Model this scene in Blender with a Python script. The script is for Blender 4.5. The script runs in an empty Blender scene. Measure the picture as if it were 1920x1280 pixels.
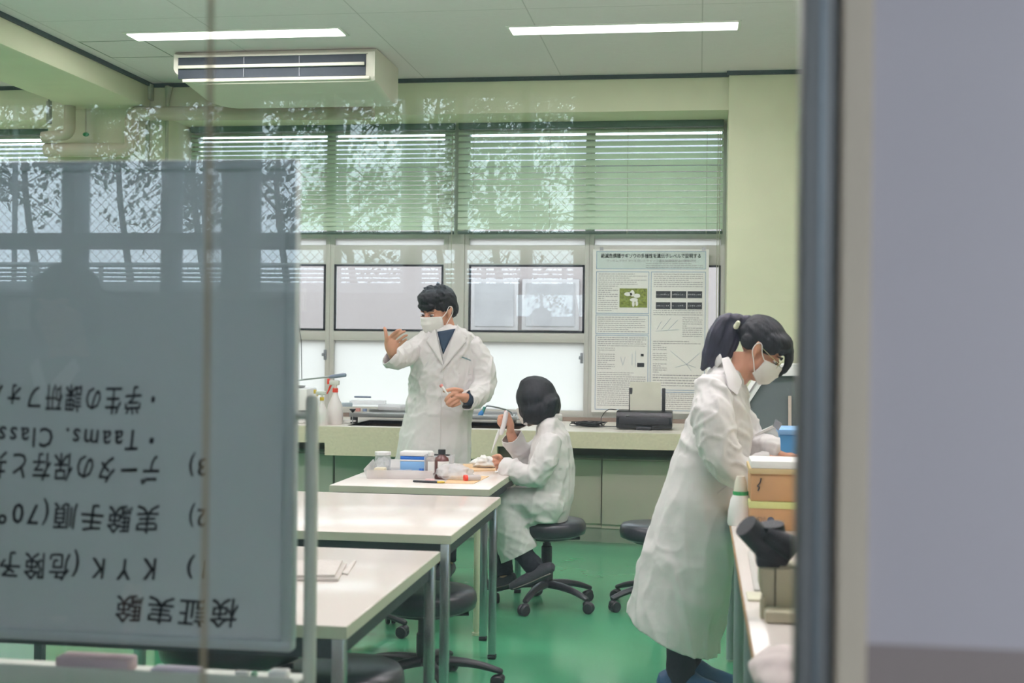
import bpy, bmesh, math, random
from math import sin, cos, pi, radians
from mathutils import Vector, Matrix, noise
V = Vector
random.seed(7)
SC = bpy.context.scene
COL = SC.collection

# ------------------------------------------------------------------ camera
F = 2400.0; CAMH = 1.38; YAW = radians(8.3); ROLL = radians(.65)
fwd = V((-sin(YAW), cos(YAW), 0)); right = V((cos(YAW), sin(YAW), 0)); up = V((0, 0, 1))
CAMP = V((0, 0, CAMH))
cam_d = bpy.data.cameras.new('camera'); cam = bpy.data.objects.new('camera', cam_d); COL.objects.link(cam)
cam_d.sensor_width = 36; cam_d.lens = F * 36 / 1920; cam_d.clip_start = .02; cam_d.clip_end = 300
rr = right * cos(ROLL) + up * sin(ROLL); uu = -right * sin(ROLL) + up * cos(ROLL)
cam.matrix_world = Matrix.Translation(CAMP) @ Matrix((rr, uu, -fwd)).transposed().to_4x4()
cam_d.dof.use_dof = True; cam_d.dof.focus_distance = 6.9; cam_d.dof.aperture_fstop = 4.0
SC.camera = cam

# ------------------------------------------------------------------ world (bright overcast sky), exposure
SKY = 9.0
w = bpy.data.worlds.new('overcast_sky'); SC.world = w; w.use_nodes = True
nt = w.node_tree; bg = nt.nodes['Background']
tc = nt.nodes.new('ShaderNodeTexCoord'); nz = nt.nodes.new('ShaderNodeTexNoise'); nz.inputs['Scale'].default_value = 2.2
rp = nt.nodes.new('ShaderNodeValToRGB'); rp.color_ramp.elements[0].color = (.68, .82, 1.0, 1); rp.color_ramp.elements[1].color = (.84, .92, 1.0, 1)
nt.links.new(tc.outputs['Generated'], nz.inputs['Vector']); nt.links.new(nz.outputs['Fac'], rp.inputs['Fac']); nt.links.new(rp.outputs['Color'], bg.inputs['Color'])
bg.inputs['Strength'].default_value = SKY
vs = SC.view_settings; SC.display_settings.display_device = 'sRGB'
vs.view_transform = 'Standard'; vs.look = 'None'; vs.gamma = 1; vs.use_curve_mapping = False; vs.exposure = 0.0
cy = SC.cycles; cy.use_denoising = True; cy.use_adaptive_sampling = False; cy.use_light_tree = False; cy.max_bounces = 8; cy.diffuse_bounces = 5; cy.glossy_bounces = 4; cy.transparent_max_bounces = 24
cy.sample_clamp_indirect = 6; cy.caustics_reflective = False; cy.caustics_refractive = False
LAMP_W = 30.0                                   # watts of each ceiling lamp

# ------------------------------------------------------------------ pixel helpers (photo taken as 1920x1280)
def ray(px, py):
    X = px - 960; Y = py - 640
    x = X * cos(ROLL) + Y * sin(ROLL); y = -X * sin(ROLL) + Y * cos(ROLL)
    return fwd + right * (x / F) - up * (y / F)
def PY(px, py, Y):
    r = ray(px, py); return CAMP + r * (Y / r.y)
def PZ(px, py, Z):
    r = ray(px, py); return CAMP + r * ((Z - CAMH) / r.z)

# ------------------------------------------------------------------ materials
def lin(h):
    c = [int(h[i:i + 2], 16) / 255 for i in (0, 2, 4)]
    return tuple(x / 12.92 if x <= .04045 else ((x + .055) / 1.055) ** 2.4 for x in c) + (1,)
MATS = {}
def M(name, hexc, rough=.6, metal=0, var=.08, vscale=6, bump=0, bscale=60, spec=.5, stretch=None, sheen=0, alpha=None, trans=0):
    if name in MATS: return MATS[name]
    m = bpy.data.materials.new(name); m.use_nodes = True; MATS[name] = m
    n = m.node_tree.nodes; l = m.node_tree.links; b = n['Principled BSDF']
    c = lin(hexc)
    b.inputs['Roughness'].default_value = rough; b.inputs['Metallic'].default_value = metal
    b.inputs['Specular IOR Level'].default_value = spec
    if sheen: b.inputs['Sheen Weight'].default_value = sheen
    tcn = n.new('ShaderNodeTexCoord'); mp = n.new('ShaderNodeMapping')
    if stretch: mp.inputs['Scale'].default_value = stretch
    l.new(tcn.outputs['Object'], mp.inputs['Vector'])
    t = n.new('ShaderNodeTexNoise'); t.inputs['Scale'].default_value = vscale; t.inputs['Detail'].default_value = 4
    l.new(mp.outputs['Vector'], t.inputs['Vector'])
    r = n.new('ShaderNodeValToRGB')
    r.color_ramp.elements[0].position = .3; r.color_ramp.elements[1].position = .7
    r.color_ramp.elements[0].color = tuple(x * (1 - var) for x in c[:3]) + (1,)
    r.color_ramp.elements[1].color = tuple(min(1, x * (1 + var)) for x in c[:3]) + (1,)
    l.new(t.outputs['Fac'], r.inputs['Fac']); l.new(r.outputs['Color'], b.inputs['Base Color'])
    if bump:
        t2 = n.new('ShaderNodeTexNoise'); t2.inputs['Scale'].default_value = bscale; t2.inputs['Detail'].default_value = 3
        l.new(mp.outputs['Vector'], t2.inputs['Vector'])
        bp = n.new('ShaderNodeBump'); bp.inputs['Strength'].default_value = bump; bp.inputs['Distance'].default_value = .004
        l.new(t2.outputs['Fac'], bp.inputs['Height']); l.new(bp.outputs['Normal'], b.inputs['Normal'])
    if alpha is not None: b.inputs['Alpha'].default_value = alpha
    if trans:
        tr = n.new('ShaderNodeBsdfTranslucent'); mx = n.new('ShaderNodeMixShader'); mx.inputs[0].default_value = trans
        l.new(r.outputs['Color'], tr.inputs['Color']); l.new(b.outputs['BSDF'], mx.inputs[1]); l.new(tr.outputs['BSDF'], mx.inputs[2])
        l.new(mx.outputs[0], n['Material Output'].inputs['Surface'])
    return m
def glass_mat(name, tint=(1, 1, 1), ior=1.5, rough=0.0):
    m = bpy.data.materials.new(name); m.use_nodes = True; n = m.node_tree.nodes; l = m.node_tree.links
    n.remove(n['Principled BSDF'])
    tr = n.new('ShaderNodeBsdfTransparent'); tr.inputs['Color'].default_value = tint + (1,)
    gl = n.new('ShaderNodeBsdfGlossy'); gl.inputs['Roughness'].default_value = rough
    fr = n.new('ShaderNodeFresnel'); fr.inputs['IOR'].default_value = ior
    mx = n.new('ShaderNodeMixShader'); l.new(fr.outputs[0], mx.inputs[0]); l.new(tr.outputs[0], mx.inputs[1]); l.new(gl.outputs[0], mx.inputs[2])
    l.new(mx.outputs[0], n['Material Output'].inputs['Surface']); return m
def hazed_glass(name, dust):  # dust: pale diffuse share mixed in as milky haze that lifts the darks
    m = glass_mat(name, (.97, .98, .98)); n = m.node_tree.nodes; l = m.node_tree.links; out = n['Material Output']; src = out.inputs['Surface'].links[0].from_socket
    df = n.new('ShaderNodeBsdfDiffuse'); df.inputs['Color'].default_value = (.8, .82, .82, 1); nz = n.new('ShaderNodeTexNoise'); nz.inputs['Scale'].default_value = 1.5
    mu = n.new('ShaderNodeMath'); mu.operation = 'MULTIPLY'; mu.inputs[1].default_value = dust; l.new(nz.outputs['Fac'], mu.inputs[0])
    mx = n.new('ShaderNodeMixShader'); l.new(mu.outputs[0], mx.inputs[0]); l.new(src, mx.inputs[1]); l.new(df.outputs[0], mx.inputs[2]); l.new(mx.outputs[0], out.inputs['Surface']); return m
def frosted_mat(name, hexc, k=1.0):
    m = bpy.data.materials.new(name); m.use_nodes = True; n = m.node_tree.nodes; l = m.node_tree.links
    b = n['Principled BSDF']; b.inputs['Base Color'].default_value = lin(hexc); b.inputs['Roughness'].default_value = .5
    nz = n.new('ShaderNodeTexNoise'); nz.inputs['Scale'].default_value = 3
    rp = n.new('ShaderNodeValToRGB'); c = lin(hexc); rp.color_ramp.elements[0].color = tuple(x * k * .96 for x in c[:3]) + (1,); rp.color_ramp.elements[1].color = tuple(x * k for x in c[:3]) + (1,)
    tr = n.new('ShaderNodeBsdfTranslucent'); mx = n.new('ShaderNodeMixShader'); mx.inputs[0].default_value = .95
    l.new(nz.outputs['Fac'], rp.inputs['Fac']); l.new(rp.outputs['Color'], tr.inputs['Color'])
    l.new(b.outputs[0], mx.inputs[1]); l.new(tr.outputs[0], mx.inputs[2]); l.new(mx.outputs[0], n['Material Output'].inputs['Surface']); return m
def emit_mat(name, col, s):
    m = bpy.data.materials.new(name); m.use_nodes = True; b = m.node_tree.nodes['Principled BSDF']
    b.inputs['Base Color'].default_value = (.9, .9, .9, 1); b.inputs['Emission Color'].default_value = col + (1,); b.inputs['Emission Strength'].default_value = s; return m
def tile_mat(name, hexc, w_, h_, mortar, msize=.004, rough=.7, offs=.5, dark=.8):
    m = M(name, hexc, rough, 0, .03, 40); n = m.node_tree.nodes; l = m.node_tree.links
    br = n.new('ShaderNodeTexBrick'); tcn = n.new('ShaderNodeTexCoord'); l.new(tcn.outputs['Object'], br.inputs['Vector'])
    br.inputs['Scale'].default_value = 1; br.inputs['Brick Width'].default_value = w_; br.inputs['Row Height'].default_value = h_; br.inputs['Mortar Size'].default_value = msize
    br.offset = offs; br.inputs['Color1'].default_value = (1, 1, 1, 1); br.inputs['Color2'].default_value = (.98, .98, .98, 1); br.inputs['Mortar'].default_value = (dark, dark, dark, 1)
    mu = n.new('ShaderNodeMix'); mu.data_type = 'RGBA'; mu.blend_type = 'MULTIPLY'; mu.inputs[0].default_value = 1
    b = n['Principled BSDF']; src = b.inputs['Base Color'].links[0].from_socket
    l.new(src, mu.inputs[6]); l.new(br.outputs['Color'], mu.inputs[7]); l.new(mu.outputs[2], b.inputs['Base Color']); return m

wall_m = M('pale_green_wall_paint', 'dadbbf', .75, var=.03, bump=.15, bscale=90)
beam_m = wall_m
ceil_m = tile_mat('ceiling_board', 'eae0e5', 1.0, 1.82, None, .004, .85, 0, .72)
trim_dark = M('dark_ceiling_trim', '3a4a4c', .6)
floor_m = M('green_vinyl_floor', '4f9f76', .16, var=.07, vscale=3, bump=.1, bscale=5, spec=.6)
corr_wall_m = M('corridor_grey_paint', '6f7c84', .7, var=.04)
panel_m = M('lavender_grey_panel', 'ccbec2', .55, var=.02, vscale=2)
dado_m = M('brown_grey_dado', 'a08d89', .6, var=.03)
alu_m = M('grey_aluminium', '868f97', .4, .3, .03, 5, spec=.5)
alu_dark = M('dark_aluminium', '8a8786', .5, .1, .03)
alu_l = M('pale_aluminium_sash', 'c9c8c2', .5, .1, .03)
jamb_m = M('warm_grey_jamb', 'dbc6b0', .6, var=.03)
gasket_m = M('black_gasket', '23262e', .6)
white_coat = M('white_cotton_coat', 'd8d4d4', .85, var=.02, bump=.25, bscale=300, spec=.2, sheen=.1)
skin_m = M('skin', 'c8937a', .5, var=.06, vscale=25, spec=.35, bump=.1, bscale=120)
hair_m = M('dark_hair', '0e1118', .55, var=.25, vscale=60, bump=.5, bscale=140, spec=.3, stretch=(1, 1, .15))
hair_blue = M('blue_black_hair', '15152c', .5, var=.4, vscale=50, bump=.6, bscale=140, stretch=(1, 1, .2))
black_cloth = M('black_cloth', '20222a', .85, var=.1, bump=.2, bscale=200, spec=.2)
navy_cloth = M('navy_knit', '2b3a4b', .85, var=.1, bump=.3, bscale=300, spec=.2)
mask_m = M('white_mask_cloth', 'e4e0dd', .8, var=.01, spec=.2)
vinyl_m = M('black_vinyl', '24262e', .32, var=.08, bump=.15, bscale=120)
plast_m = M('black_plastic', '1e2026', .45, var=.08)
table_m = M('cream_laminate', 'e2d8d2', .18, var=.015, vscale=2, spec=.45)
edge_m = M('pale_grey_edge_band', 'c3c2b0', .5, var=.03)
chrome_m = M('chrome_tube', 'b4bac0', .22, .9, .05)
steel_m = M('brushed_steel', 'a9abac', .35, .8, .05)
cream_m = M('cream_painted_metal', 'd8d6ba', .45, var=.03)
concrete_m = M('terrazzo_counter', 'd6cbb2', .6, var=.08, vscale=60, bump=.1)
counter_top_m = M('pale_counter_top', 'e2dcd2', .35, var=.03, vscale=20)
cab_m = M('beige_grey_cabinet', 'c2b6aa', .6, var=.04)
cab_dark = M('green_grey_cabinet', 'b9baae', .6, var=.04)
brown_sink = M('brown_sink_glaze', '7a6558', .5, var=.15)
white_pl = M('white_plastic', 'e9e7e6', .4, var=.02)
grey_pl = M('grey_plastic', '8c8f96', .5, var=.03)
pipe_m = M('beige_grey_lagging', 'bdb5a2', .7, var=.05, bump=.2)
ac_m = M('ac_ivory', 'd9d5c8', .45, var=.02)
paper_m = M('white_paper', 'ecebe8', .8, var=.02)
ink_m = M('black_ink', '22252b', .7)
cardb_m = M('cardboard', 'bf9468', .8, var=.06, vscale=15, bump=.1)
kraft_m = M('kraft_paper', 'd9b78f', .8, var=.05)
slat_m = M('pale_green_slat', 'd8e8d4', .5, var=.02, trans=.35)
rail_m = M('dark_green_rail', '44584f', .5)
clear_m = glass_mat('thin_clear_plastic', (.93, .94, .95), 1.5, .05)
bag_m = M('cloudy_plastic_bag', 'e6e6ec', .35, alpha=.4, bump=.5, bscale=60)
blue_m = M('blue_plastic', '2f6fc4', .4); ltblue_m = M('light_blue_plastic', '86b6e6', .4)
red_m = M('red_plastic', 'e2402f', .4); yellow_m = M('yellow_plastic', 'd9b63c', .4); green_m = M('green_plastic', '2f9a5a', .5)
amber_m = M('brown_bottle_plastic', '5a2f2c', .3)

# ------------------------------------------------------------------ mesh builder
WL = {}
class B:
    def __init__(s): s.bm = bmesh.new(); s.mi = 0
    def _mark(s, n0):
        s.bm.faces.ensure_lookup_table()
        for f in s.bm.faces[n0:]: f.material_index = s.mi
    def raw(s, vs_, fs):
        n0 = len(s.bm.faces); vv = [s.bm.verts.new(v) for v in vs_]
        for f in fs:
            try: s.bm.faces.new([vv[i] for i in f])
            except ValueError: pass
        s._mark(n0); return vv
    def box(s, a, b, bev=0, mat=None, seg=2):
        a = V(a); b = V(b); lo = V([min(a[i], b[i]) for i in range(3)]); hi = V([max(a[i], b[i]) for i in range(3)])
        vs_ = [V((x, y, z)) for z in (lo.z, hi.z) for y in (lo.y, hi.y) for x in (lo.x, hi.x)]
        if bev:
            t = bmesh.new(); vv = [t.verts.new(v) for v in vs_]
            for f in ((0, 2, 3, 1), (4, 5, 7, 6), (0, 1, 5, 4), (2, 6, 7, 3), (0, 4, 6, 2), (1, 3, 7, 5)): t.faces.new([vv[i] for i in f])
            bmesh.ops.bevel(t, geom=t.edges[:], offset=bev, segments=seg, affect='EDGES', profile=.5)
            t.verts.index_update(); vs_ = [v.co.copy() for v in t.verts]; fs = [[v.index for v in f.verts] for f in t.faces]; t.free()
        else: fs = ((0, 2, 3, 1), (4, 5, 7, 6), (0, 1, 5, 4), (2, 6, 7, 3), (0, 4, 6, 2), (1, 3, 7, 5))
        if mat: vs_ = [mat @ v for v in vs_]
        s.raw(vs_, fs); return s
    def cbox(s, c, size, bev=0, rot=None):            # centre, size, rotation
        h = V(size) / 2; m = Matrix.Translation(V(c)) @ (rot.to_4x4() if rot else Matrix.Identity(4))
        return s.box(-h, h, bev, m)
    def tube(s, pts, r, n=12, cap=True, side=None, smooth=0, rnd=False):
        P = [V(p) for p in pts]; R = [(q, q) if not isinstance(q, (tuple, list)) else q for q in (r if isinstance(r, (list,)) else [r] * len(P))]
        if smooth and len(P) > 2:
            NP = []; NR = []
            for i in range(len(P) - 1):
                p0 = P[max(i - 1, 0)]; p1 = P[i]; p2 = P[i + 1]; p3 = P[min(i + 2, len(P) - 1)]
                for k in range(smooth):
                    t = k / smooth; t2 = t * t; t3 = t2 * t
                    NP.append(.5 * ((2 * p1) + (p2 - p0) * t + (2 * p0 - 5 * p1 + 4 * p2 - p3) * t2 + (3 * p1 - 3 * p2 + p3 - p0) * t3))
                    u = t2 * (3 - 2 * t); NR.append(tuple(R[i][j] * (1 - u) + R[i + 1][j] * u for j in (0, 1)))
            NP.append(P[-1]); NR.append(R[-1]); P = NP; R = NR
        if rnd:
            d0 = (P[0] - P[1]).normalized(); d1 = (P[-1] - P[-2]).normalized(); r0 = R[0]; r1 = R[-1]; m0 = min(r0); m1 = min(r1); P0 = P[0]; P1 = P[-1]
            for a in (.6, .95):
                P = [P0 + d0 * m0 * a] + P; R = [(r0[0] * math.sqrt(1 - a * a), r0[1] * math.sqrt(1 - a * a))] + R
                P = P + [P1 + d1 * m1 * a]; R = R + [(r1[0] * math.sqrt(1 - a * a), r1[1] * math.sqrt(1 - a * a))]
        vs_ = []; fs = []; ps = None
        for i, p in enumerate(P):
            t = (P[min(i + 1, len(P) - 1)] - P[max(i - 1, 0)]).normalized()
            if side is not None: sv = V(side) - t * V(side).dot(t)
            elif ps is None: a = V((0, 0, 1)) if abs(t.z) < .9 else V((1, 0, 0)); sv = a.cross(t)
            else: sv = ps - t * ps.dot(t)
            if sv.length < 1e-5: sv = t.orthogonal()
            sv.normalize(); ps = sv; nv = t.cross(sv)
            for k in range(n):
                a = 2 * pi * k / n; vs_.append(p + sv * (R[i][0] * cos(a)) + nv * (R[i][1] * sin(a)))
        for i in range(len(P) - 1):
            for k in range(n):
                k2 = (k + 1) % n; fs.append((i * n + k, i * n + k2, (i + 1) * n + k2, (i + 1) * n + k))
        if cap: fs.append(tuple(range(n))[::-1]); fs.append(tuple((len(P) - 1) * n + k for k in range(n)))
        s.raw(vs_, fs); return s
    def ell(s, c, r, R=None, n=20, m=12):
        c = V(c); R = R or Matrix.Identity(3); vs_ = []; fs = []
        if not isinstance(r, (tuple, list)): r = (r, r, r)
        for i in range(m + 1):
            t = pi * i / m
            if i in (0, m): vs_.append(c + R @ V((0, 0, r[2] * cos(t)))); continue
            for k in range(n):
                a = 2 * pi * k / n; vs_.append(c + R @ V((r[0] * sin(t) * cos(a), r[1] * sin(t) * sin(a), r[2] * cos(t))))
        for k in range(n): fs.append((0, 1 + k, 1 + (k + 1) % n))
        for i in range(m - 2):
            for k in range(n):
                a = 1 + i * n + k; b_ = 1 + i * n + (k + 1) % n; fs.append((a, a + n, b_ + n, b_))
        L = len(vs_) - 1
        for k in range(n): fs.append((L, L - n + (k + 1) % n, L - n + k))
        s.raw(vs_, fs); return s
    def lathe(s, prof, c, n=24, R=None):              # prof: (radius, height)
        c = V(c); R = R or Matrix.Identity(3); vs_ = []; fs = []
        for (r, h) in prof:
            for k in range(n): a = 2 * pi * k / n; vs_.append(c + R @ V((r * cos(a), r * sin(a), h)))
        for i in range(len(prof) - 1):
            for k in range(n): k2 = (k + 1) % n; fs.append((i * n + k, i * n + k2, (i + 1) * n + k2, (i + 1) * n + k))
        fs.append(tuple(range(n))[::-1]); fs.append(tuple((len(prof) - 1) * n + k for k in range(n)))
        s.raw(vs_, fs); return s
    def prism(s, poly, vec):                          # polygon (3-D points) extruded by a vector
        n = len(poly); vec = V(vec); vs_ = [V(p) for p in poly] + [V(p) + vec for p in poly]
        fs = [tuple(range(n))[::-1], tuple(range(n, 2 * n))] + [(i, (i + 1) % n, n + (i + 1) % n, n + i) for i in range(n)]
        s.raw(vs_, fs); return s
    def done(s, name, mat, parent=None, smooth=True, ang=35, at=None):
        me = bpy.data.meshes.new(name); bmesh.ops.recalc_face_normals(s.bm, faces=s.bm.faces)
        off = V((0, 0, 0))
        if parent is not None: off = WL[parent.name]
        elif at is not None: off = V(at)
        if off.length: bmesh.ops.translate(s.bm, verts=s.bm.verts, vec=-off)
        s.bm.to_mesh(me); s.bm.free()
        for m in (mat if isinstance(mat, (list, tuple)) else [mat]): me.materials.append(m)
        if smooth:
            me.polygons.foreach_set('use_smooth', [True] * len(me.polygons)); me.set_sharp_from_angle(angle=radians(ang))
        o = bpy.data.objects.new(name, me); COL.objects.link(o)
        if parent is not None: o.parent = parent; WL[o.name] = off
        else: o.location = off; WL[o.name] = off
        return o
def thing(name, label, cat, loc=(0, 0, 0), group=None):
    o = bpy.data.objects.new(name, None); COL.objects.link(o); o.location = loc; o.empty_display_size = .05
    o['label'] = label; o['category'] = cat
    if group: o['group'] = group
    WL[o.name] = V(loc); return o
def tag(o, label, cat, group=None):
    o['label'] = label; o['category'] = cat
    if group: o['group'] = group
    return o
def struct(name, b, mat, parent=None, smooth=False):
    o = b.done(name, mat, parent, smooth)
    if parent is None: o['kind'] = 'structure'
    return o
def sempty(name, loc=(0, 0, 0)):
    o = bpy.data.objects.new(name, None); COL.objects.link(o); o.location = loc; o['kind'] = 'structure'; WL[o.name] = V(loc); return o
def bx(a, b, bev=0): return B().box(a, b, bev)

def remesh(b, voxel, smooth=6, tmpname='tmp'):
    """joins overlapping closed shapes into one continuous surface; returns a bmesh"""
    me = bpy.data.meshes.new(tmpname); bmesh.ops.recalc_face_normals(b.bm, faces=b.bm.faces); b.bm.to_mesh(me); b.bm.free()
    o = bpy.data.objects.new(tmpname, me); COL.objects.link(o)
    m = o.modifiers.new('r', 'REMESH'); m.mode = 'VOXEL'; m.voxel_size = voxel; m.adaptivity = 0
    if smooth:
        m2 = o.modifiers.new('s', 'SMOOTH'); m2.factor = .5; m2.iterations = smooth
    dg = bpy.context.evaluated_depsgraph_get(); dg.update(); ev = o.evaluated_get(dg)
    bm = bmesh.new(); bm.from_mesh(ev.to_mesh()); ev.to_mesh_clear()
    bpy.data.objects.remove(o); bpy.data.meshes.remove(me)
    return bm
def displace(bm, fn):
    bm.normal_update(); mv = [(v, v.normal * fn(v.co, v.normal)) for v in bm.verts]
    for v, d in mv: v.co += d
def finish(bm, name, mat, parent, thick=0):
    b = B(); b.bm.free(); b.bm = bm
    o = b.done(name, mat, parent, True, 180)
    if thick: m = o.modifiers.new('cloth_thickness', 'SOLIDIFY'); m.thickness = abs(thick); m.offset = -1
    return o
def sheet(o, t):
    m = o.modifiers.new('sheet_thickness', 'SOLIDIFY'); m.thickness = t; m.offset = 0; return o
def N(p, s): return noise.noise(V(p) * s)
# ================================================================== the setting
G = 1.2                                          # plane of the corridor-side glass
CZ = 3.29; YB = 9.15; YW = 9.7                    # ceiling, face of the beam over the windows, window plane
XL, XR = -7.5, 2.6
struct('floor', bx((XL, G, -.06), (XR, YW + .1, 0)), floor_m)
struct('ceiling', bx((XL, G, CZ), (XR, YW + .1, CZ + .08)), ceil_m)
struct('wall_left', bx((XL - .1, G, 0), (XL, YW, CZ)), wall_m)
struct('wall_right', bx((XR, G, 0), (XR + .1, YW, CZ)), wall_m)
b = B()                                          # window wall: beam over, piers, parapet
b.box((XL, YB, 3.03), (.19, YW + .15, CZ)); b.box((-4.93, YB, .0), (-3.97, YW + .15, 3.03)); b.box((XL, YW - .02, 0), (.19, YW + .15, .79))
b.box((.19, YB - .06, 0), (XR, YW + .15, CZ))
struct('wall_back', b, wall_m)
b = B(); b.box((-4.72, G + .2, 3.1), (-4.1, YB, CZ), .03); struct('trim_1', b, wall_m, smooth=True)    # ceiling beam running to the pier
b = B(); b.box((-4.1, G + .2, CZ - .03), (-4.085, YB, CZ)); b.box((-4.735, G + .2, CZ - .03), (-4.72, YB, CZ)); b.box((-4.085, YB - .015, CZ - .03), (.175, YB, CZ))
b.box((.175, YB - .075, CZ - .03), (XR, YB - .06, CZ)); b.box((XL, YB - .015, CZ - .03), (-4.72, YB, CZ)); b.box((.175, YB - .06, CZ - .03), (.19, YB, CZ))
struct('trim_2', b, trim_dark)
b = B()                                          # hairline of the access hatch in the ceiling
p0 = PZ(130, 78, CZ); p1 = PZ(258, 75, CZ); p2 = PZ(315, 100, CZ); y0, y1, x0, x1 = 7.80, 8.27, -4.0, -3.56
for a, c in (((x0, y0), (x1, y0 + .006)), ((x0, y1), (x1, y1 + .006)), ((x0, y0), (x0 + .006, y1)), ((x1, y0), (x1 + .006, y1))): b.box((a[0], a[1], CZ - .002), (c[0], c[1], CZ))
struct('trim_3', b, M('hatch_joint', '8a8f8a', .8))

# --- windows of the back wall
clear_win = glass_mat('window_glass', (.95, .97, .96)); frost_win = frosted_mat('frosted_window_glass', 'eeebe5', .8)
def window_unit(n, x0, x1, zt=3.03, latch=None):
    e = sempty('window_%d' % n, ((x0 + x1) / 2, YW, .81))
    fr = B(); fb = .035
    for (za, zb) in ((.81, .86), (1.375, 1.45), (1.965, 2.115), (2.165, 2.21), (zt - .05, zt)): fr.box((x0, YW - .03, za), (x1, YW + .04, zb), .004)
    for xa in (x0, x1 - fb): fr.box((xa, YW - .032, .81), (xa + fb, YW + .042, zt), .004)
    f = fr.done('window_frame', alu_l, e)
    g = B()
    for (za, zb) in ((1.45, 1.465), (1.95, 1.965)): g.box((x0 + fb, YW - .035, za), (x1 - fb, YW - .02, zb))
    for xa in (x0 + fb, x1 - fb - .015): g.box((xa, YW - .035, 1.45), (xa + .015, YW - .02, 1.965))
    g.done('gasket', gasket_m, f)
    bx((x0 + fb, YW + .0, .86), (x1 - fb, YW + .006, 1.375)).done('frosted_pane', frost_win, e)
    bx((x0 + fb, YW, 1.465), (x1 - fb, YW + .005, 1.95)).done('glass_pane', clear_win, e)
    bx((x0 + fb, YW, 2.21), (x1 - fb, YW + .005, zt - .05)).done('upper_pane', clear_win, e)
    bx((x0 + fb, YW, 2.115), (x1 - fb, YW + .005, 2.165)).done('transom_pane', frost_win, e)
    if latch:
        l = B(); l.box((latch, YW - .05, 1.22), (latch + .02, YW - .03, 1.3), .004); l.box((latch - .01, YW - .07, 1.25), (latch + .012, YW - .045, 1.275), .004); l.done('latch', grey_pl, f)
    return e
for i, (a, c, lt) in enumerate(((-3.97, -2.85, -2.89), (-2.85, -1.915, None), (-1.785, -.825, -.885), (-.825, .19, None), (-5.95, -4.93, None), (-6.97, -5.95, None))): window_unit(i + 2, a, c, latch=lt)
struct('trim_4', bx((-1.915, YW - .04, .81), (-1.785, YW + .05, 3.03), .005), alu_l)          # wide mullion
struct('trim_5', B().box((-3.97, YW - .06, .79), (.19, YW + .03, .812), .003), alu_l)
struct('trim_6', B().box((XL, YW - .06, .79), (-4.93, YW + .03, .812), .003), alu_l)

# --- front wall with the glass the photo is taken through
e = sempty('window_1', (-1.2, G, .9))
b = B(); b.box((-2.6, G, .9), (.095, G + .005, 2.35)); b.done('glass_pane', hazed_glass('corridor_glass', .045), e)
b = B(); b.box((.09, G - .03, .85), (.1215, G + .03, 2.4), .004); b.box((-2.6, G - .03, .85), (.09, G + .03, .9), .004); b.box((-2.6, G - .03, 2.35), (.09, G + .03, 2.4), .004); b.box((-2.64, G - .03, .85), (-2.6, G + .03, 2.4), .004)
b.done('window_frame', alu_dark, e)
b = B(); b.box((.105, G - .034, .9), (.1075, G - .03, 2.35)); b.done('sash_ridge', alu_m, e)
b = B(); px = PY(394, 640, G).x; b.tube([(px, G - .008, .9), (px, G - .008, 2.35)], .0028, 8); b.done('glazing_cord', M('tan_cord', 'ad9c80', .7), e)
struct('trim_7', bx((.1215, G - .045, 0), (.149, G + .03, 2.6), .004), jamb_m)
b = B(); b.box((.149, G - .04, 1.118), (1.6, G + .1, 2.62)); struct('wall_front', b, panel_m)
b = B(); b.box((.149, G - .042, 0), (1.6, G + .1, 1.118)); b.box((-2.64, G - .02, 0), (.1215, G + .1, .85)); struct('wall_front_lower', b, dado_m)
b = B(); b.box((-2.64, G - .02, 2.4), (.1215, G + .1, CZ)); b.box((XL, G - .02, 0), (-2.64, G + .1, CZ)); b.box((1.6, G - .02, 0), (XR, G + .1, CZ)); b.box((.1215, G, 2.6), (1.6, G + .1, CZ)); struct('wall_front_upper', b, corr_wall_m)

# --- the corridor behind the camera, seen mirrored in the glass
YC = -1.5
def RX(px, Yr): return PY(px, 450, 2 * G - Yr).x
def RZ(py, Yr): return PY(500, py, 2 * G - Yr).z
zt = RZ(176, YC); za = RZ(436, YC); zb = RZ(463, YC); zc = RZ(548, YC)
struct('floor_corridor', bx((-6, YC, -.06), (3, G - .02, 0)), M('corridor_floor', '8f8a80', .4))
struct('ceiling_corridor', bx((-6, YC - .1, 2.62), (3, G - .02, 2.7)), M('corridor_ceiling', 'b9bcbc', .8))
xq = RX(1500, YC); b = B(); b.box((-6, YC - .12, 0), (xq, YC, zc - .02)); b.box((xq, YC - .12, 0), (3, YC, .8)); b.box((-6, YC - .12, zt), (xq, YC, 2.62)); b.box((xq, YC - .12, 2.5), (3, YC, 2.62)); struct('wall_corridor', b, corr_wall_m)
struct('trim_8', B().box((-6, YC - .14, zc - .02), (xq, YC + .05, zc), .004), M('pale_sill', '9aa3a6', .6))
struct('trim_9', B().box((-6, YC - .12, za), (xq, YC + .01, zb), .004), corr_wall_m)
for i, (a, c, m) in enumerate(((113, 137, corr_wall_m), (300, 316, corr_wall_m), (414, 467, corr_wall_m), (606, 622, corr_wall_m), (757, 777, corr_wall_m), (852, 864, corr_wall_m), (975, 990, corr_wall_m), (1075, 1500, corr_wall_m))):
    struct('trim_%d' % (10 + i), bx((RX(a, YC), YC - .11, zc), (RX(c, YC), YC, zt)), m)
struct('wall_corridor_left', bx((-6.1, YC - .1, 0), (-6, G, 2.62)), corr_wall_m)
struct('wall_corridor_right', bx((3, YC - .1, 0), (3.1, G, 2.62)), corr_wall_m)
e = sempty('window_8', (-1.5, YC - .06, zc))
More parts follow.
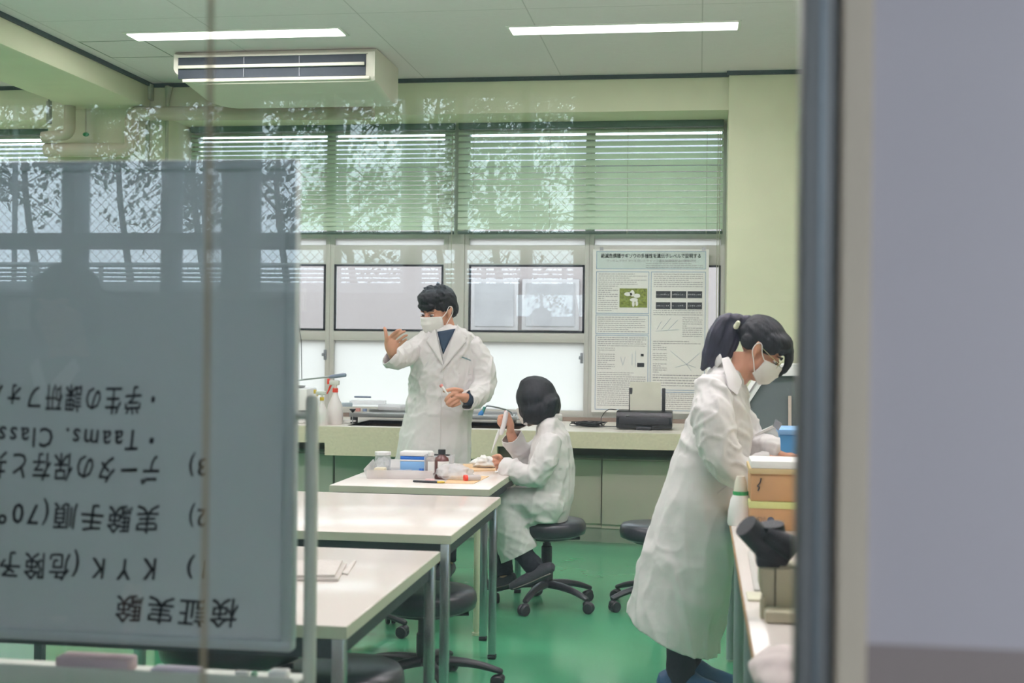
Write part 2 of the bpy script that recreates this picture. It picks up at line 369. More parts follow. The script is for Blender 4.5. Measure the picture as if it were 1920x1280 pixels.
bx((-6, YC - .07, zc), (xq, YC - .065, zt)).done('glass_pane', clear_win, e); bx((xq, YC - .07, .8), (3, YC - .065, 2.5)).done('glass_pane', clear_win, e)  # second pane: tall unseen window, enlarged to light the panel beside the glass
struct('ground', bx((-60, -80, -.3), (60, YC - .12, -.1)), M('outdoor_ground', '777870', .9, var=.15))
struct('ground_behind', bx((-60, YW + .2, -.3), (60, 80, -.1)), M('outdoor_paving', '8a8a84', .9, var=.1))
pn = bx((RX(18, YC), YC + .001, RZ(622, YC)), (RX(58, YC), YC + .004, RZ(566, YC))).done('notice', M('pale_notice', 'cfd2d2', .8), at=(0, 0, 0))
tag(pn, 'pale sheet on the dark corridor wall, seen mirrored in the glass at far left', 'notice')

# --- ceiling lamps
lamp_e = emit_mat('lit_diffuser', (1.0, .98, .93), 3.2)
def ceiling_lamp(x0, x1, y, label, seen=True):
    t = thing('ceiling_lamp', label, 'ceiling light', ((x0 + x1) / 2, y, CZ), 'recessed strip lamps')
    b = B(); b.box((x0 - .02, y - .11, CZ - .006), (x1 + .02, y + .11, CZ), .002); b.done('housing', M('lamp_housing', 'dcdcd6', .5), t)
    d = B(); d.box((x0, y - .085, CZ - .012), (x1, y + .085, CZ - .005), .002); d.done('diffuser', lamp_e, t)
    ld = bpy.data.lights.new('lamp_light', 'AREA'); ld.shape = 'RECTANGLE'; ld.size = x1 - x0; ld.size_y = .17; ld.energy = LAMP_W; ld.color = (1.0, .95, .95)
    lo = bpy.data.objects.new('lamp_light', ld); COL.objects.link(lo); lo.parent = t; lo.location = (0, 0, -.014)
def fill_pendant_lamp(x0, x1, y, label):                 # unseen rows nearer the corridor: hung form and uplight added to brighten the ceiling
    z = 2.93; t = thing('fill_pendant_lamp', label, 'ceiling light', ((x0 + x1) / 2, y, CZ), 'unseen strip lamps, hung with added uplight for the ceiling')
    bx((x0 - .02, y - .07, z), (x1 + .02, y + .07, z + .03), .004).done('housing', M('lamp_housing', 'dcdcd6', .5), t)
    bx((x0, y - .06, z - .012), (x1, y + .06, z), .002).done('diffuser', lamp_e, t); bx((x0, y - .06, z + .03), (x1, y + .06, z + .042), .002).done('diffuser', lamp_e, t)
    for x in (x0 + .1, x1 - .1): B().tube([(x, y, z + .03), (x, y, CZ)], .006, 8).done('hanger', M('lamp_housing', 'dcdcd6', .5), t)
    for s_, e_ in ((-1, LAMP_W * .8), (1, LAMP_W * 1.7)):
        ld = bpy.data.lights.new('lamp_light', 'AREA'); ld.shape = 'RECTANGLE'; ld.size = x1 - x0; ld.size_y = .12; ld.energy = e_; ld.color = (1.0, .95, .95)
        lo = bpy.data.objects.new('lamp_light', ld); COL.objects.link(lo); lo.parent = t; lo.location = (0, 0, z - CZ + (-.014 if s_ < 0 else .044))
        if s_ > 0: lo.rotation_euler = (pi, 0, 0)
ceiling_lamp(-3.58, -2.21, 7.69, 'lit strip lamp in the ceiling left, in front of the air conditioner')
ceiling_lamp(-1.16, .21, 7.77, 'lit strip lamp in the ceiling to the right of the air conditioner')
for x0, wh in ((-5.9, 'left of the ceiling beam'), (-3.5, 'above the table hidden by the whiteboard'), (-1.1, 'above the middle of the table row'), (1.0, 'beyond the side bench')): fill_pendant_lamp(x0, x0 + 1.37, 5.3, 'hung strip lamp ' + wh + ', out of view, uplight added to brighten the ceiling')
fill_pendant_lamp(-3.5, -2.13, 3.2, 'hung strip lamp over the whiteboard, out of view, uplight added to brighten the ceiling'); fill_pendant_lamp(-.6, .77, 3.2, 'hung strip lamp over the side bench, out of view, uplight added to brighten the ceiling')
ceiling_lamp(-6.6, -5.3, 7.7, 'strip lamp over the far left bay, out of view')

# --- air conditioner hung from the ceiling
t = thing('air_conditioner', 'ivory ceiling-hung air conditioner with dark louvred outlet', 'air conditioner', (-2.79, 8.45, CZ))
yf = 8.13; yk = 8.78; xa, xb = PY(326, 130, yf).x, -2.11
prof = [(yf + .03, CZ - .003), (yf, CZ - .03), (yf - .005, CZ - .2), (yf + .012, CZ - .222), (yk - .16, CZ - .285), (yk - .02, CZ - .27), (yk, CZ - .24), (yk, CZ - .003)]
b = B(); n = len(prof)
secs = [(xa, .6, .0), (xa + .015, .72, .0), (xa + .04, .82, 0), (xa + .08, .9, 0), (xa + .14, .965, 0), (xa + .22, 1, 0), (xb - .05, 1, 0), (xb - .012, .98, 0), (xb, .95, 0)]
vs_ = []
for (x, k, q) in secs:
    for (y, z) in prof: vs_.append(V((x, y, CZ - (CZ - z) * k)))
fs = [tuple(range(n)), tuple((len(secs) - 1) * n + i for i in range(n))[::-1]]
for s_ in range(len(secs) - 1):
    for i in range(n): fs.append((s_ * n + i, s_ * n + (i + 1) % n, (s_ + 1) * n + (i + 1) % n, (s_ + 1) * n + i))
b.raw(vs_, fs); b.done('body', ac_m, t, ang=40)
b = B(); xo = PY(335, 130, yf).x; xp = PY(686, 130, yf).x; b.box((xo, yf - .008, CZ - .185), (xp, yf + .01, CZ - .045)); b.done('outlet', M('dark_outlet', '27313c', .6), t)
b = B()
b.box((xo - .01, yf - .014, CZ - .045), (xp + .01, yf + .01, CZ - .038), .002); b.box((xo + .03, yf - .014, CZ - .21), (xp + .03, yf + .01, CZ - .188), .006)
b.done('outlet_rim', ac_m, t)
b = B(); b.box((xo + .005, yf - .03, CZ - .122), (xp - .005, yf - .012, CZ - .1), .004); b.done('air_flap', ac_m, t)
for x in (-3.0, -2.62): bx((x, yf - .014, CZ - .18), (x + .005, yf - .008, CZ - .05)).done('flap_support', grey_pl, t)

# --- pipes on the pier
def P9(px, py, Y=9.03): return PY(px, py, Y)
def pipe(name, pts, r, m, label, sm=0):
    b = B(); b.tube(pts, r, 16, smooth=sm); return tag(b.done(name, m, at=pts[0]), label, 'pipe')
def elbowed(pts, rad):                                # rounds the corners
    P = [V(p) for p in pts]; out = [P[0]]
    for i in range(1, len(P) - 1):
        d0 = (P[i - 1] - P[i]).normalized(); d1 = (P[i + 1] - P[i]).normalized()
        for k in range(7):
            t_ = k / 6; a = P[i] + d0 * rad; c = P[i] + d1 * rad; out.append(a * (1 - t_) ** 2 + P[i] * 2 * t_ * (1 - t_) + c * t_ ** 2)
    out.append(P[-1]); return out
p = [P9(86, 281), P9(247, 281), P9(247, 213), P9(700, 211)]
pipe('duct_pipe', elbowed(p, .07), .052, pipe_m, 'thick lagged pipe stepping up the pier and running under the air conditioner')
p = [P9(131, 170, 8.98), P9(131, 252, 8.98), P9(80, 257, 8.98)]
pipe('duct_pipe', elbowed(p, .06), .041, pipe_m, 'short lagged pipe dropping from the beam with an elbow to the left')
p = [P9(92, 165, 8.95), P9(92, 200, 8.95)]; p2_ = [P9(92, 190, 8.95), P9(92, 232, 8.95)]
b = B(); b.tube(p, .008, 10); b.tube(p2_, .02, 12); tag(b.done('drop_pipe', M('grey_drop_pipe', '8f9184', .6), at=p[0]), 'thin grey drop pipe left of the lagged elbow', 'pipe')
p = [P9(161, 195, 9.1), P9(161, 252, 9.1)]; t = thing('valve_rod', 'thin hanging rod ending in a small green valve on the pier', 'valve', p[1])
B().tube(p, .006, 8).done('rod', pipe_m, t); B().ell(p[1], (.024, .02, .016)).done('valve', green_m, t)
for k, (x, ztop) in enumerate(((276, 1), (312, 0))):
    a = PY(x, 160, 9.11); t = thing('conduit', ('conduit with a square junction box under the ceiling, on the pier', 'slim conduit on the pier next to the air conditioner')[k], 'conduit', (a.x, 9.12, 3.26), 'electrical conduits')
    B().tube([(a.x, 9.13, 1.9), (a.x, 9.13, 3.27)], .016 if k == 0 else .012, 10).done('conduit_tube', M('grey_conduit', 'aab09c', .6), t)
    if k == 0: bx((a.x - .04, 9.08, 3.16), (a.x + .04, 9.15, 3.28), .006).done('junction_box', M('grey_conduit', 'aab09c', .6), t)
    else: b = B(); b.tube([(a.x, 9.13, 3.14), (a.x + .02, 9.11, 3.26)], [.013, .03], 10); b.done('collar', M('grey_conduit', 'aab09c', .6), t)

# --- blinds
def blind(x0, x1, zbot, pitch, wid, label, tilt, Y=9.56):
    zt_ = 3.03; t = thing('venetian_blind', label, 'blind', ((x0 + x1) / 2, Y, zt_))
    bx((x0, Y - .025, zt_ - .045), (x1, Y + .025, zt_), .004).done('head_rail', M('dark_head_rail', '5b7468', .5), t)
    b = B(); z = zt_ - .07; k = 0
    while z > zbot + .03:
        ta = tilt + random.uniform(-.02, .02) - .25 * max(0, 1 - (zt_ - z) / .25) + .3 * max(0, 1 - (z - zbot) / .7)
        c = V(((x0 + x1) / 2, Y, z)); R = Matrix.Rotation(ta, 3, 'X'); h = wid / 2; L = (x1 - x0) / 2
        pts = [(-h, 0), (-h * .4, .0035), (h * .4, .0035), (h, 0)]; vs_ = []
        for xs in (-L, L):
            for (yy, zz) in pts: vs_.append(c + R @ V((xs, yy, zz)))
            for (yy, zz) in reversed(pts): vs_.append(c + R @ V((xs, yy, zz - .001)))
        n_ = 8; b.raw(vs_, [tuple(range(n_))[::-1], tuple(range(n_, 2 * n_))] + [(i, (i + 1) % n_, n_ + (i + 1) % n_, n_ + i) for i in range(n_)])
        z -= pitch; k += 1
    b.done('slats', slat_m, t)
    bx((x0, Y - .015, zbot), (x1, Y + .015, zbot + .022), .003).done('bottom_rail', rail_m, t)
    nl = 4
    for i in range(nl):
        b = B(); x = x0 + .12 + (x1 - x0 - .24) * i / (nl - 1); b.tube([(x, Y - wid * .45, zbot), (x, Y - wid * .45, zt_ - .04)], .0015, 5); b.done('ladder_cord', M('cord', 'a8ab98', .8), t)
    return t
t = blind(-3.95, -1.85, 2.19, .0345, .036, 'pale green venetian blind with narrow slats, left one beside the pier', radians(52))
t2 = blind(-1.82, .165, 2.19, .0475, .05, 'pale green venetian blind with wide slats beside the pale green column', radians(56))
blind(-6.95, -4.97, 2.0, .0345, .036, 'venetian blind in the far left window bay beyond the pipes', radians(42))
cm = M('cord', 'a8ab98', .8)
B().tube([(-1.86, 9.52, 2.95), (-1.86, 9.52, 1.5)], .003, 6).done('pull_cord', cm, t)
b = B()
for x in (.125, .14): b.tube([(x, 9.52, 2.95), (x, 9.52, 1.3)], .003, 6)
b.done('pull_cord', cm, t2)
# pale green pelmet strips hanging right below the blinds
# outlet box on the left window
a = PY(552, 560, 9.6); t = thing('socket_box', 'small cream socket box beside the whiteboard edge', 'socket', a)
bx(a + V((-.04, -.03, -.09)), a + V((.025, .03, .09)), .006).done('box', cream_m, t)
b = B(); b.tube([a + V((.0, -.02, -.09)), a + V((.03, -.03, -.3)), a + V((.02, -.04, -.45)), a + V((-.05, -.05, -.6))], .005, 6, smooth=6); b.tube([a + V((.02, -.02, -.09)), PY(565, 640, 9.5), PY(566, 712, 9.4)], .003, 6); b.done('cable', plast_m, t)

# --- neighbouring building outside the far windows
t = thing('neighbour_building', 'pale building seen through the clear window panes beyond the room', 'building', (-1.5, 15, -.1))
YN = 15.0; zN = PY(900, 268, YN).z
bx((-14, YN, -.1), (8, YN + 4, zN)).done('wall', M('neighbour_plaster', '80736f', .8, var=.04, vscale=1), t)
b = B(); b.box((-14, YN - .3, zN - .3), (8, YN + .1, zN)); b.done('eave', M('neighbour_eave', '7b787c', .8), t)
for (u0, u1) in ((885, 972), (980, 1086)):
    a = PY(u0, 523, YN); c = PY(u1, 620, YN); f = B(); f.box((a.x, YN - .05, c.z), (c.x, YN, a.z), .01); fo = f.done('window', M('neighbour_window_frame', '857c79', .6), t)
    bx((a.x + .05, YN - .06, c.z + .05), (c.x - .05, YN - .05, a.z - .05)).done('pane', M('neighbour_pane', '7d7674', .9), fo)
# ================================================================== furniture
# --- revolving whiteboard near the glass (its writing is upside down)
YWB = 2.34
t = thing('whiteboard', 'revolving whiteboard turned upside down, with handwritten black notes', 'whiteboard', (-1.66, YWB, 0))
p_tr = PY(553, 298, YWB); p_br = PY(545, 1222, YWB)
xr = -.755; zt_ = p_tr.z; zb_ = p_br.z; xl = xr - 1.82
wbm = M('whiteboard_enamel', 'c3c8ca', .35, var=.01, vscale=2, spec=.3)
bx((xl + .012, YWB, zb_ + .012), (xr - .012, YWB + .018, zt_ - .012)).done('panel', wbm, t)
b = B(); fw = .022
b.box((xl, YWB - .008, zb_), (xr, YWB + .026, zb_ + fw), .006); b.box((xl, YWB - .008, zt_ - fw), (xr, YWB + .026, zt_), .006)
b.box((xl, YWB - .007, zb_ + fw * .8), (xl + fw, YWB + .025, zt_ - fw * .8), .003); b.box((xr - fw, YWB - .007, zb_ + fw * .8), (xr, YWB + .025, zt_ - fw * .8), .003)
b.done('board_frame', M('board_frame_alu', 'b0b8ba', .45, .1, .03), t)
pm = M('board_post_enamel', 'c9ccc2', .45, var=.03)
for (x, nm) in ((PY(580, 1000, YWB).x, 1), (xl - .03, 0)):
    b = B(); b.tube([(x, YWB + .01, .12), (x, YWB + .01, 1.265)], .0125, 14, rnd=True); b.done('post', pm, t)
    b = B(); b.tube([(x, YWB - .3, .05), (x, YWB + .32, .05)], .018, 12, rnd=True); b.tube([(x, YWB + .01, .05), (x, YWB + .01, .13)], .016, 12); b.done('foot', pm, t)
    b = B()
    for yy in (-.28, .3): b.ell((x, YWB + yy, .025), (.018, .025, .025))
    b.done('caster', plast_m, t)
    b = B(); b.tube([(x, YWB + .01, 1.235), (xr if nm else xl, YWB + .01, 1.235)], .008, 8); b.done('pivot', pm, t)
b = B(); xt = PY(566, 1255, YWB).x; b.box((xl - .03, YWB - .05, .715), (xt, YWB + .05, .735), .004); b.box((xl - .03, YWB - .055, .715), (xt, YWB - .049, .752), .002); b.done('pen_tray', pm, t)
JP = {}
def text_mesh(s_, size, off=.0, shear=0, space=1.0):
    cu = bpy.data.curves.new('t', 'FONT'); cu.body = s_; cu.size = size; cu.offset = off; cu.shear = shear; cu.space_character = space; cu.resolution_u = 2
    o = bpy.data.objects.new('t', cu); COL.objects.link(o); dg = bpy.context.evaluated_depsgraph_get(); dg.update()
    bm = bmesh.new(); bm.from_mesh(o.evaluated_get(dg).to_mesh()); bpy.data.objects.remove(o); bpy.data.curves.remove(cu); return bm
def put_text(s_, size, mat4, name, m, parent, off=0, thick=.0006, shear=0, space=1.0, jitter=0, fit=None, bold=0):
    bm = text_mesh(s_, size, off, shear, space)
    if bold:
        for dx, dy in ((bold, 0), (0, bold), (bold, bold)):
            r = bmesh.ops.duplicate(bm, geom=[f for f in bm.faces if not f.tag]); nf = [g for g in r['geom'] if isinstance(g, bmesh.types.BMFace)]
            for g in nf: g.tag = True
            bmesh.ops.translate(bm, verts=[g for g in r['geom'] if isinstance(g, bmesh.types.BMVert)], vec=(dx, dy, 0))
    if fit:
        xs = [v.co.x for v in bm.verts]; k = fit / (max(xs) - min(xs)); x0 = min(xs)
        for v in bm.verts: v.co.x = (v.co.x - x0) * k
    if jitter:
        for v in bm.verts: d = noise.noise_vector(V((v.co.x, v.co.y, size)) * 9) * jitter; v.co.x += d.x; v.co.y += d.y
    r = bmesh.ops.extrude_face_region(bm, geom=bm.faces[:]); bmesh.ops.translate(bm, verts=[v for v in r['geom'] if isinstance(v, bmesh.types.BMVert)], vec=(0, 0, thick))
    bm.transform(mat4); b = B(); b.bm.free(); b.bm = bm; return b.done(name, m, parent, False)
def upside(px, py):                                # text origin on the board, turned 180 degrees
    o = PY(px, py, YWB - .0005); m = Matrix(((-1, 0, 0, o.x), (0, 0, -1, o.y), (0, -1, 0, o.z), (0, 0, 0, 1))); return m
# (text, x of its first character's outer side, y of its base line (top side in the photo), x of its far end, size)
for s_, x0, y0, x1, sz in (('検証実験', 446, 1128, 190, .058), ('1)', 386, 1052, 345, .048), ('K Y K (危険予知)', 292, 1048, -110, .058), ('2)', 386, 955, 350, .048), ('実験手順(70℃)', 298, 952, -100, .058),
                           ('3)', 386, 860, 350, .048), ('データの保存と共有', 298, 858, -110, .06), ('・Taams. Class', 288, 806, -40, .056), ('・学生の課研フォルダ', 290, 728, -110, .058)):
    put_text(s_, sz, upside(x0, y0), 'writing', ink_m, t, off=0, bold=.0011, jitter=.004, shear=.1, space=1.25, fit=(x0 - x1) * YWB / F)
# things on the pen tray
def traybox(px0, px1, h, y, m, nm, label, cat, dy=.035):
    a = PY(px0, 1240, YWB - .04); c = PY(px1, 1240, YWB - .04)
    o = B().cbox(((a.x + c.x) / 2, YWB - .0, .735 + h / 2), (c.x - a.x, dy, h), min(h, dy) * .2).done(nm, m, at=((a.x + c.x) / 2, YWB, .735)); return tag(o, label, cat)
traybox(95, 232, .028, 0, M('pink_felt', 'cdb6bb', .9), 'board_eraser', 'pinkish board eraser lying in the whiteboard tray at left', 'eraser', .05)
traybox(272, 362, .012, 0, M('lilac_paper', 'c3bccb', .8), 'folded_note', 'flat lilac folded note in the whiteboard tray', 'note')
traybox(428, 452, .012, 0, paper_m, 'chalk_piece', 'tiny white chip beside the green one in the whiteboard tray', 'chip', .015)
traybox(458, 468, .012, 0, M('mint_chip', '8fbfa0', .7), 'magnet', 'tiny green magnet in the whiteboard tray', 'magnet', .015)
traybox(494, 528, .018, 0, paper_m, 'crumpled_label', 'small white scrap near the right end of the whiteboard tray', 'paper', .03)

# --- tables
def table(x0, x1, y0, y1, label, legm, feet=plast_m, h=.70, creamback=False):
    t = thing('work_table', label, 'table', ((x0 + x1) / 2, (y0 + y1) / 2, 0), 'white topped work tables in a row')
    bx((x0, y0, h - .032), (x1, y1, h), .003).done('tabletop', [table_m], t)
    b = B(); e_ = .0015
    b.box((x0 - e_, y0 - e_, h - .031), (x1 + e_, y0, h - .002)); b.box((x1, y0, h - .031), (x1 + e_, y1, h - .002)); b.box((x0 - e_, y0, h - .031), (x0, y1, h - .002)); b.box((x0 - e_, y1, h - .031), (x1 + e_, y1 + e_, h - .002)); b.done('edge_band', edge_m, t)
    b = B(); i_ = .025
    for a, c in (((x0 + i_, y0 + i_), (x1 - i_, y0 + i_ + .02)), ((x0 + i_, y1 - i_ - .02), (x1 - i_, y1 - i_)), ((x0 + i_, y0 + i_), (x0 + i_ + .02, y1 - i_)), ((x1 - i_ - .02, y0 + i_), (x1 - i_, y1 - i_))):
        b.box((a[0], a[1], h - .085), (c[0], c[1], h - .032))
    b.done('apron', M('dark_apron', '3a4048', .5, .2), t)
    for (x, y) in ((x0 + .025, y0 + .03), (x1 - .025, y0 + .03), (x0 + .025, y1 - .03), (x1 - .025, y1 - .03)):
        m = cream_m if (creamback and y > y0 + .5) else legm
        b = B(); b.cbox((x, y, (h - .032) / 2 + .01), (.032, .032, h - .052), .003) if m is legm else b.tube([(x, y, .02), (x, y, h - .032)], .019, 14)
        l = b.done('leg', m, t); B().cbox((x, y, .01), (.036, .036, .02), .004).done('foot_cap', feet if m is legm else steel_m, l)
    return t
table(-1.85, -.82, 2.95, 4.06, 'cream-topped table nearest the glass with folded cloth on it', chrome_m)
table(-1.80, -.85, 4.40, 5.53, 'empty cream-topped table in the middle of the row', chrome_m)
table(-1.70, -.945, 5.80, 7.0, 'cream-topped table with bottles and trays, in front of the standing man', chrome_m, creamback=False)
table(-3.4, -2.36, 4.38, 5.5, 'table hidden behind the whiteboard, only its dark leg showing below', M('dark_leg', '4c5258', .5, .3))
# cream post between tables and counter
q = PZ(893, 1190, 0); o = B().tube([(q.x, q.y, .03), (q.x, q.y, .66)], .016, 14).tube([(q.x, q.y, .012), (q.x, q.y, .03)], .012, 12).tube([(q.x, q.y, 0), (q.x, q.y, .012)], .02, 12)
b = thing('support_leg', 'thin cream support leg under the table row, beside the dark table leg', 'support leg', q)
o.box((q.x - .05, q.y - .03, .655), (q.x + .05, q.y + .03, .668)); o.done('support_tube', cream_m, b)
# folded cloth on near table
a = PZ(592, 1090, .7); c = PZ(660, 1057, .7)
b = B(); pts = [PZ(510, 1060, .701), PZ(650, 1059, .701), PZ(634, 1089, .701), PZ(505, 1089, .701)]
b.prism(pts, (0, 0, .007)); bm_pts = [p + V((.006, .004, .007)) for p in pts]; b.prism([bm_pts[0], bm_pts[1] + V((-.02, 0, 0)), bm_pts[2] + V((-.02, .01, 0)), bm_pts[3]], (0, 0, .008))
b.prism([PZ(640, 1075, .701), PZ(664, 1052, .701), PZ(668, 1052, .701), PZ(652, 1078, .701)], (0, 0, .003))
tag(b.done('folded_cloth', M('grey_cloth', 'c9c2bd', .9, bump=.5), at=pts[0]), 'folded pale grey cloth lying on the nearest table', 'cloth')

# --- stools
def stool(x, y, h, label, rz=0, r=.2, base_r=.27):
    t = thing('lab_stool', label, 'stool', (0, 0, 0), 'black round lab stools')
    B().lathe([(.0, h - .085), (r * .8, h - .085), (r * .97, h - .07), (r, h - .045), (r * .985, h - .02), (r * .93, h - .004), (r * .6, h + .004), (0, h + .006)], (0, 0, 0), 40).done('seat', vinyl_m, t, ang=60)
    B().lathe([(r * .62, h - .1), (r * .7, h - .084)], (0, 0, 0), 24).done('seat_plate', plast_m, t)
    B().tube([(0, 0, .22), (0, 0, h - .09)], .016, 14).done('gas_column', chrome_m if False else plast_m, t)
    B().lathe([(.034, .1), (.034, .22), (.028, .225), (.028, .31), (.022, .315), (.022, .33)], (0, 0, 0), 18).done('column_cover', plast_m, t)
    B().tube([(.02, 0, h - .1), (.12, .02, h - .105), (.17, .03, h - .1)], [.005, .005, .009], 8).done('lever', plast_m, t)
    for k in range(5):
        a = rz + 2 * pi * k / 5; d = V((cos(a), sin(a), 0)); s_ = V((-sin(a), cos(a), 0))
        B().tube([d * .0 + V((0, 0, .115)), d * .1 + V((0, 0, .112)), d * (base_r * .7) + V((0, 0, .098)), d * base_r + V((0, 0, .072))], [(.03, .022), (.024, .02), (.02, .016), (.017, .012)], 12, side=s_, smooth=3, rnd=True).done('base_arm', plast_m, t)
        cb = B()
        cs = V((cos(a + .9 * k), sin(a + .9 * k), 0)); R = Matrix((cs, V((-cs.y, cs.x, 0)), V((0, 0, 1)))).transposed()
        R2 = R @ Matrix.Rotation(pi / 2, 3, 'X')
        for s2 in (-1, 1): cb.lathe([(.0, -.009), (.024, -.009), (.028, -.004), (.028, .004), (.024, .009), (0, .009)], d * base_r + R @ V((-.012, s2 * .014, 0)) + V((0, 0, .028)), 18, R2)
        cb.ell(d * base_r + V((0, 0, .045)), (.02, .02, .018)); cb.tube([d * base_r + V((0, 0, .045)), d * base_r + V((0, 0, .08))], .008, 8)
        cb.done('caster', plast_m, t)
    t.location = (x, y, 0); return t
stool(-.775, 6.66, .455, 'black stool the seated woman in a lab coat sits on', radians(38), r=.205)
stool(-.2, 6.72, .44, 'black stool half hidden behind the standing woman', radians(215), r=.2, base_r=.27)
stool(-1.06, 4.97, .40, 'black stool pushed under the gap between the two nearer tables', radians(10), r=.205, base_r=.30)
stool(-1.02, 3.62, .43, 'large black stool under the nearest table, at the bottom edge', radians(50), r=.185)
stool(-1.29, 3.45, .56, 'raised black stool behind the whiteboard tray', radians(20), r=.2)
stool(-1.60, 5.85, .46, 'black stool hidden under the tables, only casters showing', radians(-10), r=.19)

# --- counter along the windows with its sink apron and cabinets
YF = 8.52; ZT = .785
cx0 = -7.4; cx1 = 2.5; sx0, sx1 = PY(655, 790, 8.7).x, -1.2
b = B(); b.box((cx0, YF, ZT - .022), (sx0, YW - .03, ZT)); b.box((sx1, YF, ZT - .022), (cx1, YW - .65 + .0, ZT)); b.box((sx1, YW - .65, ZT - .022), (.185, YW - .03, ZT)); b.box((sx0, YF, ZT - .022), (sx1, YF + .1, ZT)); b.box((sx0, 9.25, ZT - .022), (sx1, YW - .03, ZT))
t = thing('window_counter', 'long pale terrazzo counter under the windows, with a sink set in', 'counter', (-1.5, YF, 0))
b.done('worktop', counter_top_m, t)
b = B(); xA = PY(609, 830, YF).x; xB = PY(932, 840, YF).x
b.box((cx0, YF - .002, ZT - .115), (xA, YF + .05, ZT - .004)); b.box((xA, YF - .002, .585), (xB, YF + .05, ZT - .004)); b.box((xB, YF - .002, ZT - .112), (cx1, YF + .05, ZT - .004)); b.done('front_apron', concrete_m, t)
b = B(); b.box((sx0 - .01, YF + .1, .6), (sx0, 9.25, ZT - .002)); b.box((sx1, YF + .1, .6), (sx1 + .01, 9.25, ZT - .002)); b.box((sx0, 9.25, .6), (sx1, 9.27, ZT - .002)); b.box((sx0, YF + .09, .6), (sx1, YF + .1, ZT - .022)); b.box((sx0, YF + .1, .59), (sx1, 9.25, .6)); b.done('sink_basin', brown_sink, t)
# brown splash rail at the back
bx((-3.9, 9.6, ZT), (.18, 9.64, ZT + .03)).done('back_rail', M('brown_back_rail', '8c7a70', .6), t)
xs = [-7.4, -5.9, -4.6, -3.35, -2.55, -2.05, PY(1128, 900, 8.8).x, .62, 2.5]
for i in range(len(xs) - 1):
    a, c = xs[i], xs[i + 1]; c_t = thing('base_cabinet', ['base cabinet under the window counter behind the whiteboard, far left', 'base cabinet second from the left wall, under the counter', 'base cabinet third from the left wall, under the counter', 'green-grey base cabinet just left of the sink', 'green-grey sink cabinet left of the standing man', 'base cabinet between the standing man and the seated woman', 'beige-grey sliding base cabinet between the two women', 'base cabinet at the right end of the counter behind the woman'][i], 'cabinet', ((a + c) / 2, 8.8, 0), 'base cabinets under the window counter')
    y = 8.8 if i != 5 else 8.83; m = cab_dark if i in (3, 4) else cab_m
    bx((a + .003, y + .02, .1), (c - .003, 9.05, .58)).done('carcass', m, c_t)
    n_ = 1 if i in (4, 5) else 2; wd = (c - a) / n_
    for k in range(n_):
        d = bx((a + k * wd + .006, y - (.015 if k else .0), .13), (a + (k + 1) * wd - .004, y + .02, .57), .003).done('door', m, c_t)
        if i != 5 and i != 6: B().box((a + k * wd + (.05 if k else wd - .09), y - .022, .28), (a + k * wd + (.075 if k else wd - .065), y - .012, .38), .003).done('finger_pull', M('dark_pull', '3a3e42', .5), d)
    bx((a, y + .03, 0), (c, y + .06, .1)).done('plinth', M('plinth_grey', '8f9688', .7), c_t)

# --- poster over the right window
YPO = 9.6; A = PY(1112, 467, YPO); D = PY(1326, 776, YPO); pw = D.x - A.x; ph = A.z - D.z; A.z -= 0; pc = V(((A.x + D.x) / 2, YPO, D.z))
t = thing('research_poster', 'large printed research poster with orchid photo, hung over the right window', 'poster', pc)
bx((A.x, YPO, D.z), (D.x, YPO + .004, A.z)).done('sheet', paper_m, t)
def up_(u, v, d=.0): return V((A.x + u * pw, YPO - d, A.z - v * ph))
def prect(b, u0, v0, u1, v1, d=.0015): p = up_(u0, v0, 0); q_ = up_(u1, v1, d); b.box(p, q_)
def pframe(b, u0, v0, u1, v1, w_=.005):
    prect(b, u0, v0, u1, v0 + w_ * .7); prect(b, u0, v1 - w_ * .7, u1, v1); prect(b, u0, v0, u0 + w_, v1); prect(b, u1 - w_, v0, u1, v1)
bl = M('poster_blue', '8fa9c4', .7); hd = M('poster_header', 'cfdad8', .8); gt = M('poster_text_ink', 'a2a2a6', .8)
b = B(); prect(b, .03, .012, .975, .122, .0008); b.done('title_band', hd, t)
b = B(); pframe(b, .03, .012, .975, .122); pframe(b, .03, .137, .49, .395); pframe(b, .03, .402, .49, .52); pframe(b, .03, .527, .49, .985); pframe(b, .505, .137, .975, .86); pframe(b, .505, .87, .975, .985); b.done('panel_border', bl, t)
def flat(p): return Matrix(((1, 0, 0, p.x), (0, 0, -1, p.y), (0, 1, 0, p.z), (0, 0, 0, 1)))
put_text('絶滅危惧種サギソウの多様性を遺伝子レベルで証明する', .036, flat(up_(.07, .052, .002)), 'title_text', M('title_ink', '6b7276', .8), t, fit=.86 * pw, thick=.0004, bold=.0007)
put_text('ランダムプライマーを用いたサギソウ遺伝資源保存法の開発研究', .022, flat(up_(.12, .078, .002)), 'subtitle_text', gt, t, fit=.77 * pw, thick=.0004)
b = B(); rnd = random.Random(3)
def lines(u0, u1, v0, v1, dv=.0125):
    v = v0
    while v < v1:
        u = u0; end = u1 - (rnd.random() < .25) * rnd.uniform(.03, .15)
        while u < end:
            l = rnd.uniform(.008, .03); prect(b, u, v, min(u + l, end), v + dv * .33, .001); u += l + rnd.uniform(.003, .007)
        v += dv
lines(.46, .95, .086, .118, .012)
lines(.05, .47, .15, .22); lines(.05, .22, .225, .385); lines(.05, .46, .415, .51); lines(.05, .47, .54, .6); lines(.05, .2, .605, .74); lines(.05, .47, .755, .96)
lines(.53, .95, .15, .235); lines(.53, .95, .372, .408); lines(.78, .95, .415, .53); lines(.53, .94, .56, .58); lines(.53, .65, .585, .75); lines(.53, .95, .765, .84, .016); lines(.53, .95, .88, .97)
b.done('body_text', gt, t)
ph_m = M('orchid_photo_print', '7d8a3c', .5, var=.5, vscale=60)
